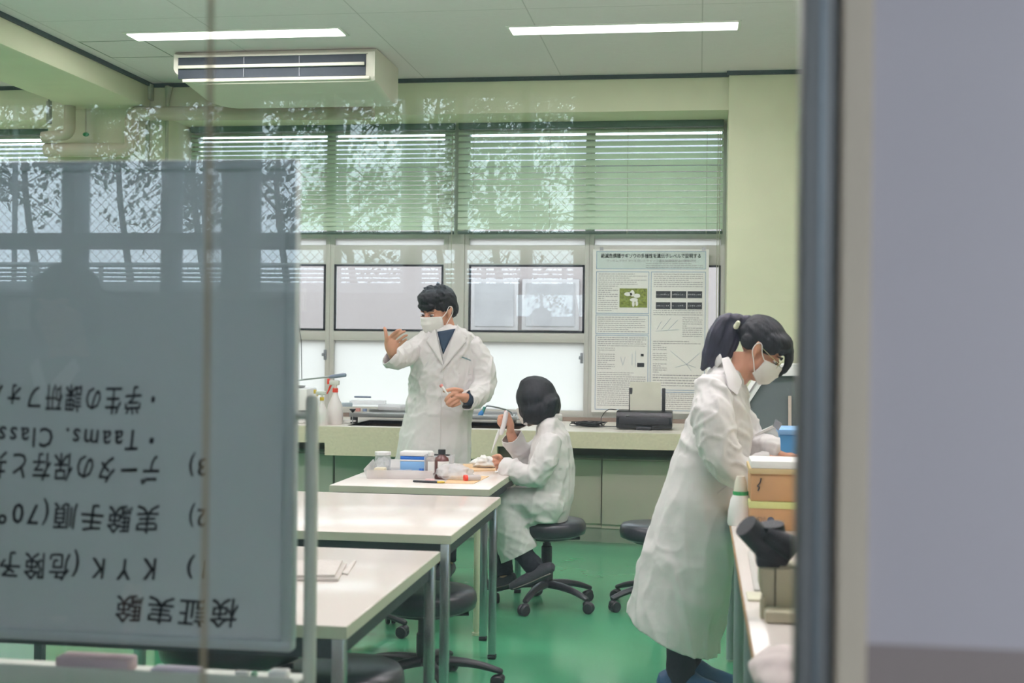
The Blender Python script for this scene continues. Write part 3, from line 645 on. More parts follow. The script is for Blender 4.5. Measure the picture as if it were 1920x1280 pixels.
bb = B(); prect(bb, .235, .24, .475, .357, .002); fo = bb.done('orchid_photo', ph_m, t)
bb = B()
for (u, v, ru, rv) in ((.31, .275, .035, .012), (.345, .27, .02, .02), (.385, .285, .03, .013), (.36, .31, .035, .012), (.355, .335, .012, .018), (.385, .332, .012, .016)): bb.tube([up_(u, v, .002), up_(u, v, .003)], [(ru * pw, rv * ph)] * 2, 12, side=(1, 0, 0))
bb.done('orchid_petals', paper_m, fo)
for r_ in range(2):
    for c_ in range(3):
        bb = B(); u = .55 + c_ * .135; v = .255 + r_ * .068; prect(bb, u, v, u + .125, v + .042, .002); g_ = bb.done('gel_image', M('gel_black', '32363c', .6), t)
        bb = B()
        for k in range(7): prect(bb, u + .008 + k * .016, v + .019 + rnd.uniform(-.004, .004), u + .017 + k * .016, v + .024, .003)
        bb.done('gel_band', M('gel_band', 'a9adb0', .6), g_)
bb = B()                                           # line diagrams
for (u0, v0, u1, v1) in ((.56, .49, .60, .44), (.6, .49, .68, .42), (.66, .49, .74, .43), (.55, .5, .75, .49), (.68, .62, .82, .7), (.82, .7, .93, .63), (.82, .7, .9, .72), (.82, .7, .72, .72), (.82, .7, .86, .74), (.25, .66, .27, .71), (.29, .66, .27, .71), (.38, .62, .38, .72), (.35, .64, .35, .71)):
    bb.tube([up_(u0, v0, .002), up_(u1, v1, .002)], .0012, 4)
bb.done('diagram', M('diagram_ink', '9fb0c2', .7), t)
bb = B(); prect(bb, .395, .695, .455, .72, .002); prect(bb, .425, .64, .45, .655, .002); bb.done('diagram_picture', ink_m, t)
for x in (.06, .94): bx(up_(x, -.012, .004), up_(x + .03, .008, -.004)).done('clip', steel_m, t)

# --- printer with upright paper, and cable tangle
z0 = ZT; yA = 8.78
a = PY(1155, 805, yA); c = PY(1260, 805, yA); x0, x1 = a.x, c.x; top = PY(1200, 771, yA).z
t = thing('printer', 'black inkjet printer on the counter with paper standing in its feeder', 'printer', ((x0 + x1) / 2, yA + .1, z0))
b = B(); b.prism([(x0, yA, z0 + .012), (x0, yA - .01, z0 + .05), (x0, yA + .01, top - .012), (x0, yA + .03, top), (x0, yA + .25, top), (x0, yA + .27, z0 + .012)], (x1 - x0, 0, 0))
bmesh.ops.bevel(b.bm, geom=b.bm.edges[:], offset=.005, segments=2, affect='EDGES'); b.done('body', M('glossy_black_plastic', '0e1118', .25), t)
b = B(); b.box((x0 + .02, yA - .013, z0 + .04), (x1 - .02, yA - .005, z0 + .085), .003); b.done('output_slot', plast_m, t)
b = B(); xm = (x0 + x1) / 2; b.box((xm - .055, yA - .03, z0), (xm + .055, yA + .0, z0 + .026), .008); b.done('tray_lip', plast_m, t)
b = B()
for x in (PY(1180, 750, yA).x, PY(1243, 750, yA).x): b.box((x - .012, yA + .17, top - .02), (x + .012, yA + .19, PY(1200, 727, yA + .17).z), .003)
b.done('paper_guide', plast_m, t)
p = [(PY(1182, 0, yA).x, top - .01), (PY(1240, 0, yA).x, top - .01)]
b = B(); zt2 = PY(1210, 716, yA + .15).z; b.prism([(PY(1181, 768, yA + .155).x, yA + .155, top - .02), (PY(1239, 768, yA + .155).x, yA + .155, top - .02), (PY(1239, 716, yA + .165).x, yA + .18, zt2), (PY(1181, 716, yA + .165).x, yA + .18, zt2)], (0, .006, 0)); b.done('paper_stack', M('cream_paper', 'd3d0c4', .8), t)
B().cbox((x0 + .08, yA - .008, top - .03), (.02, .003, .004)).done('power_light', steel_m, t)
b = B(); c0 = PZ(1105, 797, ZT + .01); rnd = random.Random(5); pts = []
for k in range(70):
    a_ = k * 1.05; r_ = .05 + .05 * rnd.random(); pts.append(V((c0.x + cos(a_) * r_ * 1.3, c0.y + sin(a_) * r_ * .9, ZT + .006 + .03 * rnd.random())))
pts = [PZ(1074, 790, ZT + .03), PZ(1072, 798, ZT + .01)] + pts + [V((x0 - .04, yA + .12, ZT + .012)), V((x0 + .02, yA + .15, ZT + .02))]
b.tube(pts, .0028, 5, smooth=4); b.tube([PZ(1128, 800, ZT + .005), PY(1128, 782, yA + .15), PY(1140, 768, yA + .2), PY(1156, 768, yA + .2)], .0028, 6, smooth=6); tag(b.done('cable_tangle', plast_m, at=c0), 'tangled thin black cables on the counter left of the printer', 'cable')

# --- things at the left part of the counter
def on_counter(px, py): return PZ(px, py, ZT)
def spray(px, py, s_, m, label):
    o = on_counter(px, py); t = thing('spray_bottle', label, 'spray bottle', o, 'spray bottles on the counter')
    bt = M('translucent_white_bottle', 'e3dcdc', .4, var=.02)
    B().lathe([(.0, 0), (.045 * s_, 0), (.05 * s_, .01), (.05 * s_, .08 * s_), (.045 * s_, .12 * s_), (.022 * s_, .17 * s_), (.016 * s_, .19 * s_), (.016 * s_, .205 * s_), (0, .205 * s_)], o, 24).done('bottle', bt, t, ang=50)
    z = .2 * s_; B().lathe([(.018 * s_, z), (.018 * s_, z + .026 * s_)], o, 18).done('collar', m, t)
    h = B(); h.tube([o + V((0, 0, z + .02)), o + V((0, 0, z + .05 * s_))], .011 * s_, 10); h.box(o + V((-.045, -.01, z + .045 * s_)), o + V((.03, .01, z + .075 * s_)), .006); h.done('spray_head', M('pale_spray_head', 'd9d6cf', .5), t)
    b = B(); b.tube([o + V((-.03, 0, z + .05 * s_)), o + V((-.045, 0, z + .02)), o + V((-.06, 0, z - .012))], [.008, .007, .004], 8); b.box(o + V((-.058, -.009, z + .05 * s_)), o + V((-.04, .009, z + .085 * s_)), .003); b.done('trigger', m, t)
spray(603, 797, .86, yellow_m, 'small spray bottle with yellow trigger on the counter')
spray(628, 795, 1.12, red_m, 'larger spray bottle with orange-red trigger on the counter')
# white hot plate at far left
o = PZ(560, 793, ZT); t = thing('hotplate_stirrer', 'white bench device with a dish on top, at the whiteboard edge', 'lab device', o)
B().box(o + V((-.16, -.02, .09)), o + V((.065, .22, .245)), .012).done('body', white_pl, t)
B().box(o + V((-.14, -.0, .03)), o + V((.05, .2, .09)), .006).done('base', plast_m, t)
B().box(o + V((-.16, -.05, .0)), o + V((.05, .2, .035)), .01).done('foot_plate', white_pl, t)
B().lathe([(0, .245), (.06, .248), (.07, .262), (.066, .262), (.055, .252), (0, .25)], o + V((-.05, .08, 0)), 24).done('dish', steel_m, t)
t = thing('dissecting_rod', 'metal rod with grey rubber handle lying across the white device', 'tool', PY(565, 711, 8.8))
B().tube([PY(556, 713, 8.75), PY(618, 706, 8.72)], .006, 8).done('shaft', steel_m, t); B().tube([PY(617, 707, 8.72), PY(621, 706, 8.72), PY(645, 703, 8.7), PY(649, 703, 8.7)], [.009, .013, .014, .011], 12).done('handle', M('blue_grey_rubber', '7a8598', .6), t)
# drying rack over the sink
p0 = PY(662, 778, 8.95); x1_ = sx1
t = thing('drying_tray', 'steel tray standing over the sink behind the standing man', 'tray', (-2.1, 9.0, ZT + .05))
b = B(); b.box((p0.x, 8.85, ZT + .045), (-1.25, 9.4, ZT + .055), .002); b.box((p0.x, 8.845, ZT + .045), (-1.25, 8.855, ZT + .075), .002); b.box((p0.x, 9.4, ZT + .045), (-1.25, 9.41, ZT + .075), .002); b.done('tray_plate', steel_m, t)
for x in (p0.x + .03, p0.x + .6): bx((x - .02, 8.84, ZT), (x + .02, 8.9, ZT + .046), .003).done('foot', plast_m, t)
rnd = random.Random(11)
def clutter(nm, px, py, Y, shape, m, label, cat):
    p = PY(px, py, Y); b = B(); k = shape[0]
    if k == 'box': b.cbox(p + V((0, 0, shape[3] / 2)), shape[1:4], .003, Matrix.Rotation(shape[4], 3, 'Z'))
    elif k == 'rod': b.tube([p - V((shape[1] / 2, 0, 0)), p + V((shape[1] / 2, .0, shape[2]))], shape[3], 8, rnd=True)
    elif k == 'cyl': b.lathe([(0, 0), (shape[1], 0), (shape[1], shape[2]), (0, shape[2])], p, 18)
    return tag(b.done(nm, m, at=p), label, cat)
clutter('marker_pen', 680, 744, 9.5, ('rod', .12, 0, .007), M('slate_blue_plastic', '6d7b96', .5), 'slate blue pen lying on the window ledge behind the tray', 'pen')
clutter('glass_plate', 648, 762, 9.2, ('box', .09, .06, .03, .5), M('blue_grey_glass', 'a9b8c4', .2), 'blue-grey glass slide box left of the drying tray', 'slide box')
clutter('stopper', 671, 771, 9.1, ('cyl', .02, .025), M('pinkish_rubber', 'd89a90', .6), 'small pink stopper on the drying tray', 'stopper')
clutter('stopper', 684, 771, 9.1, ('cyl', .016, .02), M('blue_grey_plastic', '8ea0bd', .5), 'small blue-grey stopper on the drying tray', 'stopper')
clutter('plastic_wrap', 690, 758, 9.3, ('box', .26, .12, .03, .1), bag_m, 'clear plastic wrap lying on the drying tray', 'plastic bag')
clutter('plastic_wrap', 736, 768, 9.2, ('box', .18, .12, .04, -.2), bag_m, 'crumpled clear wrap on the drying tray beside the man', 'plastic bag')
clutter('petri_dish', 655, 790, 8.85, ('cyl', .05, .012), white_pl, 'flat white dish at the sink edge beside the spray bottle', 'dish')
t = thing('gas_tap', 'small black funnel tap standing at the sink edge', 'tap', PZ(661, 796, ZT)); q = WL[t.name]
B().tube([q, q + V((0, 0, .09))], .004, 8).done('stem', steel_m, t); B().lathe([(.004, .085), (.022, .105), (.022, .11), (0, .11)], q, 14).done('funnel', plast_m, t)
# faucet with blue tip
t = thing('sink_faucet', 'thin metal gooseneck faucet with blue rubber tip above the sink', 'faucet', (PY(962, 800, 9.2).x, 9.2, ZT))
f0 = PY(964, 790, 9.2); B().tube([V((f0.x, 9.2, ZT)), PY(960, 775, 9.2), PY(945, 767, 9.15), PY(918, 761, 9.1), PY(911, 762, 9.1), PY(908, 768, 9.08)], .006, 8, smooth=5).done('spout', chrome_m, t)
B().tube([PY(909, 763, 9.08), PY(905, 772, 9.08)], [.011, .012], 10).done('joint', M('teal_joint', '4f9a8e', .5), t)
B().tube([PY(905, 771, 9.08), PY(901, 777, 9.08), PY(898, 784, 9.08)], [.013, .019, .007], 12, smooth=4, rnd=True).done('rubber_tip', M('bright_blue_rubber', '3f8fd6', .5), t)
b = B()
for (px, py) in ((964, 779), (962, 785), (966, 787), (966, 791)): b.ell(PY(px, py, 9.0), .011)
b.done('tap_handle', chrome_m, t)

# --- things on the far table
ZT3 = .70
def on3(px, py): return PZ(px, py, ZT3)
def lay(px0, py0, px1, py1, px2, py2, px3, py3, h, nm, m, label, cat, z=ZT3):
    b = B(); b.prism([PZ(px0, py0, z), PZ(px1, py1, z), PZ(px2, py2, z), PZ(px3, py3, z)], (0, 0, h)); return tag(b.done(nm, m, at=PZ(px0, py0, z)), label, cat)
lay(833, 906, 888, 907, 917, 893, 848, 892, .003, 'kraft_sheet', kraft_m, 'light brown paper sheet under the red-capped tube', 'paper')
lay(873, 884, 932, 883, 934, 872, 868, 872, .008, 'kraft_envelope', kraft_m, 'light brown paper under the white tissue beside the seated woman', 'paper')
lay(930, 886, 948, 883, 940, 878, 926, 880, .002, 'paper_scrap', paper_m, 'small white scrap near the right table corner', 'paper')
o = on3(747, 900); a = on3(690, 897); 
t = thing('plastic_tray', 'shallow clear plastic tray on the left of the far table', 'tray', on3(740, 895)); z = ZT3
b = B(); P4 = [on3(688, 897), on3(812, 899), on3(818, 879), on3(706, 876)]
b.prism(P4, (0, 0, .002))
for i in range(4):
    p, q = P4[i], P4[(i + 1) % 4]; d = (q - p).normalized().cross(V((0, 0, 1))) * .018
    b.raw([p, q, q + d + V((0, 0, .045)), p + d + V((0, 0, .045)), p + V((0, 0, 0)) - d * .1, q - d * .1, q + d * .9 + V((0, 0, .045)), p + d * .9 + V((0, 0, .045))], [(0, 1, 2, 3), (7, 6, 5, 4), (3, 2, 6, 7), (0, 4, 5, 1), (1, 5, 6, 2), (0, 3, 7, 4)])
b.done('tray_shell', M('frosted_tray', 'e9e4e4', .35, alpha=.5), t)
o = on3(713, 896); tag(B().cbox(o + V((0, 0, .03)), (.055, .05, .045), .006).done('agar_block', M('yellowish_plastic', 'd8cdb4', .5), at=o), 'small beige tub inside the clear tray', 'tub')
def crumple(px, py, rx_, ry_, rz_, nm, m, label, cat, seed, z=ZT3, k1=45, k2=110, amp=1.0):
    o = PZ(px, py, z) + V((0, 0, rz_ * .8)); b = B(); b.ell(o, (rx_, ry_, rz_), n=36, m=20); b.bm.normal_update()
    for v in b.bm.verts: v.co += (v.co - o) * (noise.noise((v.co + V((seed, 0, 0))) * k1) * .45 + noise.noise((v.co + V((seed, 0, 0))) * k2) * .25) * amp
    for v in b.bm.verts: v.co.z = max(v.co.z, z + .001)
    return tag(b.done(nm, m, at=PZ(px, py, z), ang=85), label, cat)
crumple(760, 893, .1, .06, .018, 'plastic_bag', bag_m, 'flat crumpled bag lying in the clear tray', 'plastic bag', 3, ZT3, 30, 70, .6)
crumple(852, 899, .085, .06, .04, 'plastic_bag', bag_m, 'crumpled clear bag in front of the reagent bottle', 'plastic bag', 9, ZT3, 28, 65, .8)
crumple(912, 876, .07, .045, .032, 'tissue', paper_m, 'crumpled white tissue beside the seated woman\'s hand', 'tissue', 21, ZT3 + .008)
t = thing('glass_jar', 'clear glass jar with white lid and tissue inside, left on the far table', 'jar', on3(714, 884)); o = WL[t.name] + V((.01, 0, 0))
B().lathe([(0, 0), (.04, 0), (.042, .005), (.042, .075), (.038, .085), (.038, .09), (.036, .09), (.036, .08), (.04, .07), (.04, .006), (0, .005)], o, 28).done('jar_body', M('jar_glass', 'dfe3e6', .15, alpha=.3), t)
B().lathe([(0, .088), (.042, .088), (.042, .103), (0, .104)], o, 28).done('lid', white_pl, t)
b = B(); b.ell(o + V((0, 0, .04)), (.034, .034, .034), n=30, m=18)
for v in b.bm.verts: v.co += (v.co - o - V((0, 0, .04))) * noise.noise(v.co * 60) * .5
b.done('tissue_fill', paper_m, t)
t = thing('tip_box', 'blue and white plastic tip box standing on the far table', 'box', on3(775, 882)); a = on3(750, 882); c = on3(802, 884)
ya = a.y; zz = ZT3; b = B(); b.box((a.x, ya, zz), (c.x, ya + .1, zz + .05), .003); b.done('box_base', ltblue_m, t)
bx((a.x - .002, ya - .002, zz + .05), (c.x + .002, ya + .102, zz + .058), .002).done('box_rim', white_pl, t)
bx((a.x, ya, zz + .058), (c.x, ya + .1, zz + .076), .003).done('box_insert', blue_m, t)
bx((a.x - .003, ya - .003, zz + .076), (c.x + .003, ya + .103, zz + .10), .006).done('lid', white_pl, t)
clutter('blue_cap', 790, 891, 6.35, ('cyl', .012, .035), blue_m, 'small upright blue cap between tip box and brown bottle', 'cap')
def reagent(px, py, s_, m, capm, label, w_=.033):
    o = on3(px, py); t = thing('reagent_bottle', label, 'bottle', o, 'reagent bottles on the far table')
    B().lathe([(0, 0), (w_, 0), (w_ * 1.05, .004), (w_ * 1.05, .078 * s_), (w_ * .95, .092 * s_), (w_ * .5, .102 * s_), (w_ * .42, .106 * s_), (w_ * .42, .115 * s_), (0, .115 * s_)], o, 28).done('bottle', m, t, ang=50)
    B().lathe([(0, .108 * s_), (w_ * .55, .108 * s_), (w_ * .55, .128 * s_), (0, .128 * s_)], o, 18).done('cap', capm, t)
    b = B(); R_ = w_ * 1.07; vs_ = []; n_ = 14
    for k in range(n_ + 1):
        a_ = radians(-112) + radians(150) * k / n_
        for z_ in (.014 * s_, .078 * s_): vs_.append(o + V((cos(a_) * R_, sin(a_) * R_, z_)))
    fs = [(2 * k, 2 * k + 2, 2 * k + 3, 2 * k + 1) for k in range(n_)]; b.raw(vs_, fs); b.done('label', paper_m, t)
reagent(828, 897, 1.12, amber_m, plast_m, 'brown reagent bottle with black cap and white label, nearest the pen', .034)
reagent(808, 890, .9, M('grey_bottle', 'a09896', .4), white_pl, 'greyish reagent bottle just left of the brown one', .028)
t = thing('acrylic_rack', 'clear acrylic rack behind the brown bottle', 'rack', on3(822, 885)); a = on3(795, 886); c = on3(850, 886); b = B()
b.box((a.x, a.y, ZT3), (a.x + .003, a.y + .07, ZT3 + .09)); b.box((c.x - .003, a.y, ZT3), (c.x, a.y + .07, ZT3 + .09)); b.box((a.x, a.y + .067, ZT3), (c.x, a.y + .07, ZT3 + .09)); b.box((a.x, a.y, ZT3), (c.x, a.y + .07, ZT3 + .003)); b.done('rack_walls', M('frosted_acrylic', 'e6e6e8', .3, alpha=.45), t)
bx((a.x + .03, a.y + .02, ZT3 + .088), (c.x - .02, a.y + .05, ZT3 + .094)).done('rack_rail', plast_m, t)
t = thing('fine_pen', 'black pen with yellow end lying at the front of the far table', 'pen', on3(800, 906))
B().tube([on3(776, 904) + V((0, 0, .006)), on3(820, 906) + V((0, 0, .006))], .0055, 8, rnd=True).done('barrel', ink_m, t); B().tube([on3(820, 906) + V((0, 0, .006)), on3(832, 906) + V((0, 0, .006))], .0055, 8, rnd=True).done('pen_end', yellow_m, t)
tag(B().cbox(on3(806, 902) + V((0, 0, .006)), (.045, .02, .012), .002).done('rubber_eraser', M('pale_pink_rubber', 'd9b9b9', .7), at=on3(806, 902)), 'pale pink eraser behind the black pen', 'eraser')
t = thing('sample_tube', 'clear sample tube with red cap lying on brown paper', 'tube', on3(880, 901)); o = on3(876, 902) + V((0, 0, .016))
B().tube([o, o + V((.05, .03, 0))], .014, 16, rnd=True).done('tube_body', M('clear_tube', 'c9c5c8', .2, alpha=.6), t); B().tube([o - V((.014, .008, 0)), o], .0155, 18).done('cap', red_m, t)

# --- side bench on the right with boxes and microscope
BZ = .75; bxl = .118; by0, by1 = 2.2, 5.75
t = thing('side_bench', 'white-topped side bench along the right, carrying boxes and a microscope', 'bench', (.45, 4, 0))
bx((bxl, by0, BZ - .03), (.85, by1, BZ), .003).done('benchtop', table_m, t)
b = B(); b.box((bxl - .0015, by0, BZ - .029), (bxl, by1, BZ - .002)); b.done('edge_band', M('tan_edge', 'b08a66', .6), t)
bx((bxl + .03, by0 + .03, BZ - .1), (bxl + .05, by1 - .03, BZ - .03)).done('apron', M('bench_apron', '7c8a90', .5, .2), t)
for y in (3.62, 4.6, 5.65, 2.3):
    for x in (bxl + .035, .8): B().tube([(x, y, .01), (x, y, BZ - .03)], .02, 14).done('leg', M('grey_painted_leg', '8d9899', .45, .2), t)
def bz(px, py): return PZ(px, py, BZ)
# white detergent bottle with green band
o = bz(1388, 984); t = thing('detergent_bottle', 'white squeeze bottle with a green band at the bench corner', 'bottle', o)
B().lathe([(0, 0), (.042, 0), (.045, .01), (.042, .05), (.034, .09), (.027, .105), (.0, .105)], o, 24).done('bottle', white_pl, t, ang=50)
B().lathe([(.027, .105), (.027, .118)], o, 20).done('band', green_m, t); B().lathe([(.024, .118), (.02, .15), (.014, .17), (0, .171)], o, 20).done('cap', M('cream_cap', 'd9d3c4', .5), t)
# cardboard boxes
Yb = 4.42; a = PY(1405, 960, Yb); zt_ = PY(1405, 872, Yb).z; zm = PY(1405, 940, Yb).z
t = thing('cardboard_box', 'brown cardboard box with yellow tape, lower of the two', 'box', (a.x + .2, Yb + .12, BZ))
bx((a.x, Yb, BZ), (a.x + .42, Yb + .28, zm), .002).done('carton', cardb_m, t); bx((a.x - .002, Yb - .002, zm - .022), (a.x + .422, Yb + .282, zm + .001), .001).done('tape', M('yellow_green_tape', 'd3d68c', .5), t)
put_text('S20', .03, flat(PY(1420, 980, Yb - .0015)), 'box_print', M('grey_print', '7c6a5c', .8), t, fit=15 * Yb / F); 
b = B(); b.lathe([(0, 0), (.012, 0), (.012, .0008), (0, .0008)], PY(1445, 975, Yb), 14, Matrix.Rotation(pi / 2, 3, 'X')); b.done('box_mark', M('blue_grey_print', '4f5566', .8), t)
t = thing('cardboard_box', 'brown cardboard box with a small black scribble, upper of the two', 'box', (a.x + .2, Yb + .12, zm)); zu = PY(1405, 880, Yb).z
bx((a.x + .004, Yb + .004, zm + .002), (a.x + .41, Yb + .27, zu), .002).done('carton', cardb_m, t); bx((a.x - .001, Yb - .001, zu - .014), (a.x + .414, Yb + .274, zu + .004), .001).done('lid', M('pale_cardboard', 'cdb688', .8), t)
b = B(); b.tube([PY(1427, 896, Yb + .002), PY(1425, 905, Yb + .002), PY(1420, 911, Yb + .002), PY(1424, 913, Yb + .002), PY(1421, 920, Yb + .002)], .0022, 6, smooth=3); b.done('scribble', ink_m, t)
o = PZ(1450, 868, zu + .004); b = B().box((PY(1418, 0, Yb).x, Yb + .0, zu + .004), (a.x + .4, Yb + .2, zu + .03), .004); tag(b.done('paper_stack', paper_m, at=(a.x + .2, Yb + .1, zu)), 'stack of white sheets lying on the upper cardboard box', 'paper')
# microscope
Ym = 3.0; m_ = M('microscope_beige', 'c4bea4', .5, var=.04); t = thing('microscope', 'beige microscope with black binocular eyepieces near the window frame', 'microscope', bz(1455, 1200))
def mm(px, py, dy=0): return PY(px, py, Ym + dy)
B().tube([mm(1398, 985), mm(1443, 1030, .03)], [.029, .033], 18).done('eyepiece', M('microscope_black', '15171c', .55, spec=.25), t)
B().tube([mm(1446, 982, .02), mm(1450, 1030, .03)], [.03, .035], 18).tube([mm(1436, 1000), mm(1490, 1030)], [.02, .03], 14).done('eyepiece', M('microscope_black', '15171c', .55, spec=.25), t)
b = B(); b.cbox(mm(1450, 1030, .03), (.08, .07, .055), .012, Matrix.Rotation(.3, 3, 'Y')); b.cbox(mm(1440, 1050, .03), (.055, .06, .025), .006); b.done('head', M('microscope_black', '15171c', .55, spec=.25), t)
b = B(); b.prism([mm(1424, 1062), mm(1500, 1062), V((mm(1500, 1200).x, Ym, BZ + .02)), V((mm(1438, 1200).x, Ym, BZ + .02)), mm(1434, 1120), mm(1424, 1105)], (0, .09, 0)); bmesh.ops.bevel(b.bm, geom=b.bm.edges[:], offset=.006, segments=2, affect='EDGES'); b.done('arm', m_, t)
b = B(); q = mm(1440, 1195); q.z = BZ; b.box(q + V((-.01, -.06, .001)), q + V((.16, .16, .028)), .006); b.done('base', m_, t)
b = B(); b.box(mm(1452, 1065, -.002), mm(1454, 1192, .0)); b.done('seam', M('dark_seam', '6c6857', .7), t)
B().tube([mm(1431, 1125), mm(1431, 1170)], [.008, .008], 8, rnd=True).done('focus_knob', m_, t)
crumple(1492, 1290, .085, .15, .035, 'folded_towel', M('pinkish_white_cloth', 'd8cbc9', .9, bump=.3), 'soft white dust cover lying on the bench in front of the microscope', 'cover', 33, BZ, 12, 30, .45)
lay(1402, 1035, 1412, 1035, 1424, 1110, 1414, 1108, .006, 'slide_case', M('grey_slide_case', 'b8b5b0', .5), 'narrow grey slide case on the bench edge', 'case', BZ)
tag(B().cbox(bz(1408, 1120) + V((.02, 0, .003)), (.06, .1, .006), .002).done('plastic_sheet', M('pale_green_sheet', 'cfcbb4', .5), at=bz(1408, 1120)), 'pale cloudy plastic piece lying beside the microscope', 'plastic')
# second far bench with imaging cabinet and blue box
t = thing('imaging_cabinet', 'dark grey gel imaging cabinet with white frame behind the standing woman', 'lab machine', PY(1450, 850, 6.4))
Yi = 6.4
def ii(px, py, dy=0): return PY(px, py, Yi + dy)
b = B(); b.prism([ii(1403, 762), ii(1412, 745), ii(1438, 705), ii(1495, 703), ii(1560, 703), ii(1560, 850), ii(1412, 850), ii(1410, 765)], (0, .35, 0)); b.done('hood', M('dark_grey_hood', '5b6364', .5, var=.05), t)
b = B(); b.prism([ii(1396, 748, -.02), ii(1431, 693, -.02), ii(1440, 684, -.02), ii(1560, 682, -.02), ii(1560, 703, -.02), ii(1438, 705, -.02), ii(1405, 755, -.02)], (0, .42, 0)); b.done('hood_frame', white_pl, t)
b = B(); b.prism([ii(1404, 735, -.025), ii(1419, 712, -.025), ii(1421, 714, -.025), ii(1406, 737, -.025)], (0, .01, 0)); b.cbox(ii(1464, 696, -.022), (.018, .004, .008), .001); b.done('vent_slot', M('vent_grey', '8b8588', .6), t)
b = B(); b.prism([ii(1478, 742, -.01), ii(1484, 742, -.01), ii(1484, 850, -.01), ii(1478, 850, -.01)], (0, .02, 0)); b.done('side_strip', M('pinkish_strip', 'c9b6ac', .6), t)
zc_ = ii(1450, 850).z
t = thing('equipment_stand', 'low equipment stand carrying the imaging cabinet', 'stand', (.9, 6.6, 0))
bx((.19, 6.35, zc_ - .03), (1.6, 6.95, zc_)).done('top', white_pl, t)
for (x, y) in ((.23, 6.4), (1.55, 6.4), (.23, 6.9), (1.55, 6.9)): B().tube([(x, y, 0), (x, y, zc_ - .03)], .018, 12).done('leg', cream_m, t)
o = PY(1476, 838, 5.35); t = thing('storage_box', 'blue storage box with lighter lid beyond the cardboard boxes', 'box', (o.x + .1, 5.4, BZ))
bx((PY(1461, 838, 5.35).x, 5.35, BZ), (o.x + .3, 5.6, PY(1476, 815, 5.35).z), .004).done('box_body', M('mid_blue_plastic', '4f8fc2', .4), t); bx((PY(1458, 838, 5.35).x, 5.345, PY(1476, 815, 5.35).z), (o.x + .31, 5.61, PY(1476, 805, 5.35).z), .004).done('lid', ltblue_m, t)
Yt = 5.2; t = thing('pipette_tip_bag', 'translucent white bag with clear flap held in front of the woman', 'bag', PY(1435, 850, Yt))
b = B(); b.prism([PY(1418, 812, Yt), PY(1450, 798, Yt), PY(1458, 806, Yt), PY(1462, 838, Yt), PY(1425, 858, Yt), PY(1415, 835, Yt)], (0, .05, 0)); bmesh.ops.bevel(b.bm, geom=b.bm.edges[:], offset=.008, segments=2, affect='EDGES'); b.done('bag', M('cloudy_white_film', 'dfe2e6', .4, alpha=.85), t)
b = B(); b.prism([PY(1450, 798, Yt), PY(1454, 785, Yt), PY(1467, 794, Yt), PY(1459, 808, Yt)], (0, .003, 0)); b.done('clear_flap', M('greyish_film', 'a9a8b2', .2, alpha=.7), t)
b = B(); b.prism([PY(1414, 815, Yt - .01), PY(1449, 797, Yt - .01), PY(1451, 801, Yt - .01), PY(1418, 818, Yt - .01)], (0, .01, 0)); b.done('bag_seal', white_pl, t)
# low white stand between coat hem and bench
fo = PZ(1378, 1214, 0); t = thing('step_stand', 'low white stand with a teal rim beyond the bench, beside the coat hem', 'stand', fo)
for dx in (0, .22): 
    for dy in (0, .2): B().tube([fo + V((dx, dy, 0)), fo + V((dx, dy, .22))], .019, 12).done('leg', M('pinkish_leg', 'b5a5a0', .5), t)
B().box(fo + V((-.03, -.03, .22)), fo + V((.25, .23, .245)), .004).done('rim', M('teal_rim', '5f8d86', .5), t)
B().box(fo + V((-.028, -.028, .245)), fo + V((.248, .228, .33)), .01).done('top', white_pl, t)
# ================================================================== people
def wrinkle(ax, amp, sc=1.0, seed=0, fine=.0012, iso=.45, al=.8):
    """cloth folds: ridges that run along the axis ax, broken up by noise"""
    ax = V(ax).normalized(); so = V((seed, seed * .7, 0))
    def f(co, n):
        p = co + so; q = p - ax * p.dot(ax) * al
        a = noise.noise(q * 7 * sc); b_ = noise.noise(q * 16 * sc + V((5, 1, 2)))
        c_ = noise.noise(p * 11 * sc + V((9, 4, 0)))
        r = (1 - min(1, abs(a) * 3.2)) ** 1.5 * .75 + (1 - min(1, abs(b_) * 3)) * .4 + (1 - min(1, abs(c_) * 4)) ** 2 * iso
        return (r - .5) * amp + noise.noise(p * 70) * fine
    return f
def cloth(b, voxel, name, mat, parent, folds, cuts=(), thick=.003, smooth=5):
    bm = remesh(b, voxel, smooth)
    def tot(co, n): return sum(w_(co) * f(co, n) for f, w_ in folds)
    displace(bm, tot)
    for (pt, nrm, cond) in cuts:                   # cut openings: remove what lies beyond the plane where cond holds
        geom = bm.verts[:] + bm.edges[:] + bm.faces[:]
        if cond is None: bmesh.ops.bisect_plane(bm, geom=geom, plane_co=pt, plane_no=nrm, clear_outer=True)
        else:
            fs = [f for f in bm.faces if cond(f.calc_center_median())]; g2 = list({e_ for f in fs for e_ in f.edges}) + list({v for f in fs for v in f.verts}) + fs
            bmesh.ops.bisect_plane(bm, geom=g2, plane_co=pt, plane_no=nrm)
            dl = [f for f in bm.faces if cond(f.calc_center_median()) and (f.calc_center_median() - pt).dot(nrm) > 0]
            bmesh.ops.delete(bm, geom=dl, context='FACES')
    return finish(bm, name, mat, parent, -thick)
one = lambda co: 1.0
def seg_row(rows, Yc):                            # rows of (left px, right px, y, depth radius[, Y])
    P = []; R = []
    for r_ in rows:
        Y = r_[4] if len(r_) > 4 else Yc; a = PY(r_[0], r_[2], Y); c = PY(r_[1], r_[2], Y); P.append((a + c) / 2); R.append(((c.x - a.x) / 2, r_[3]))
    return P, R
def chain(pts, Y0=0): return [PY(p[0], p[1], (p[2] if len(p) > 2 else Y0)) for p in pts]
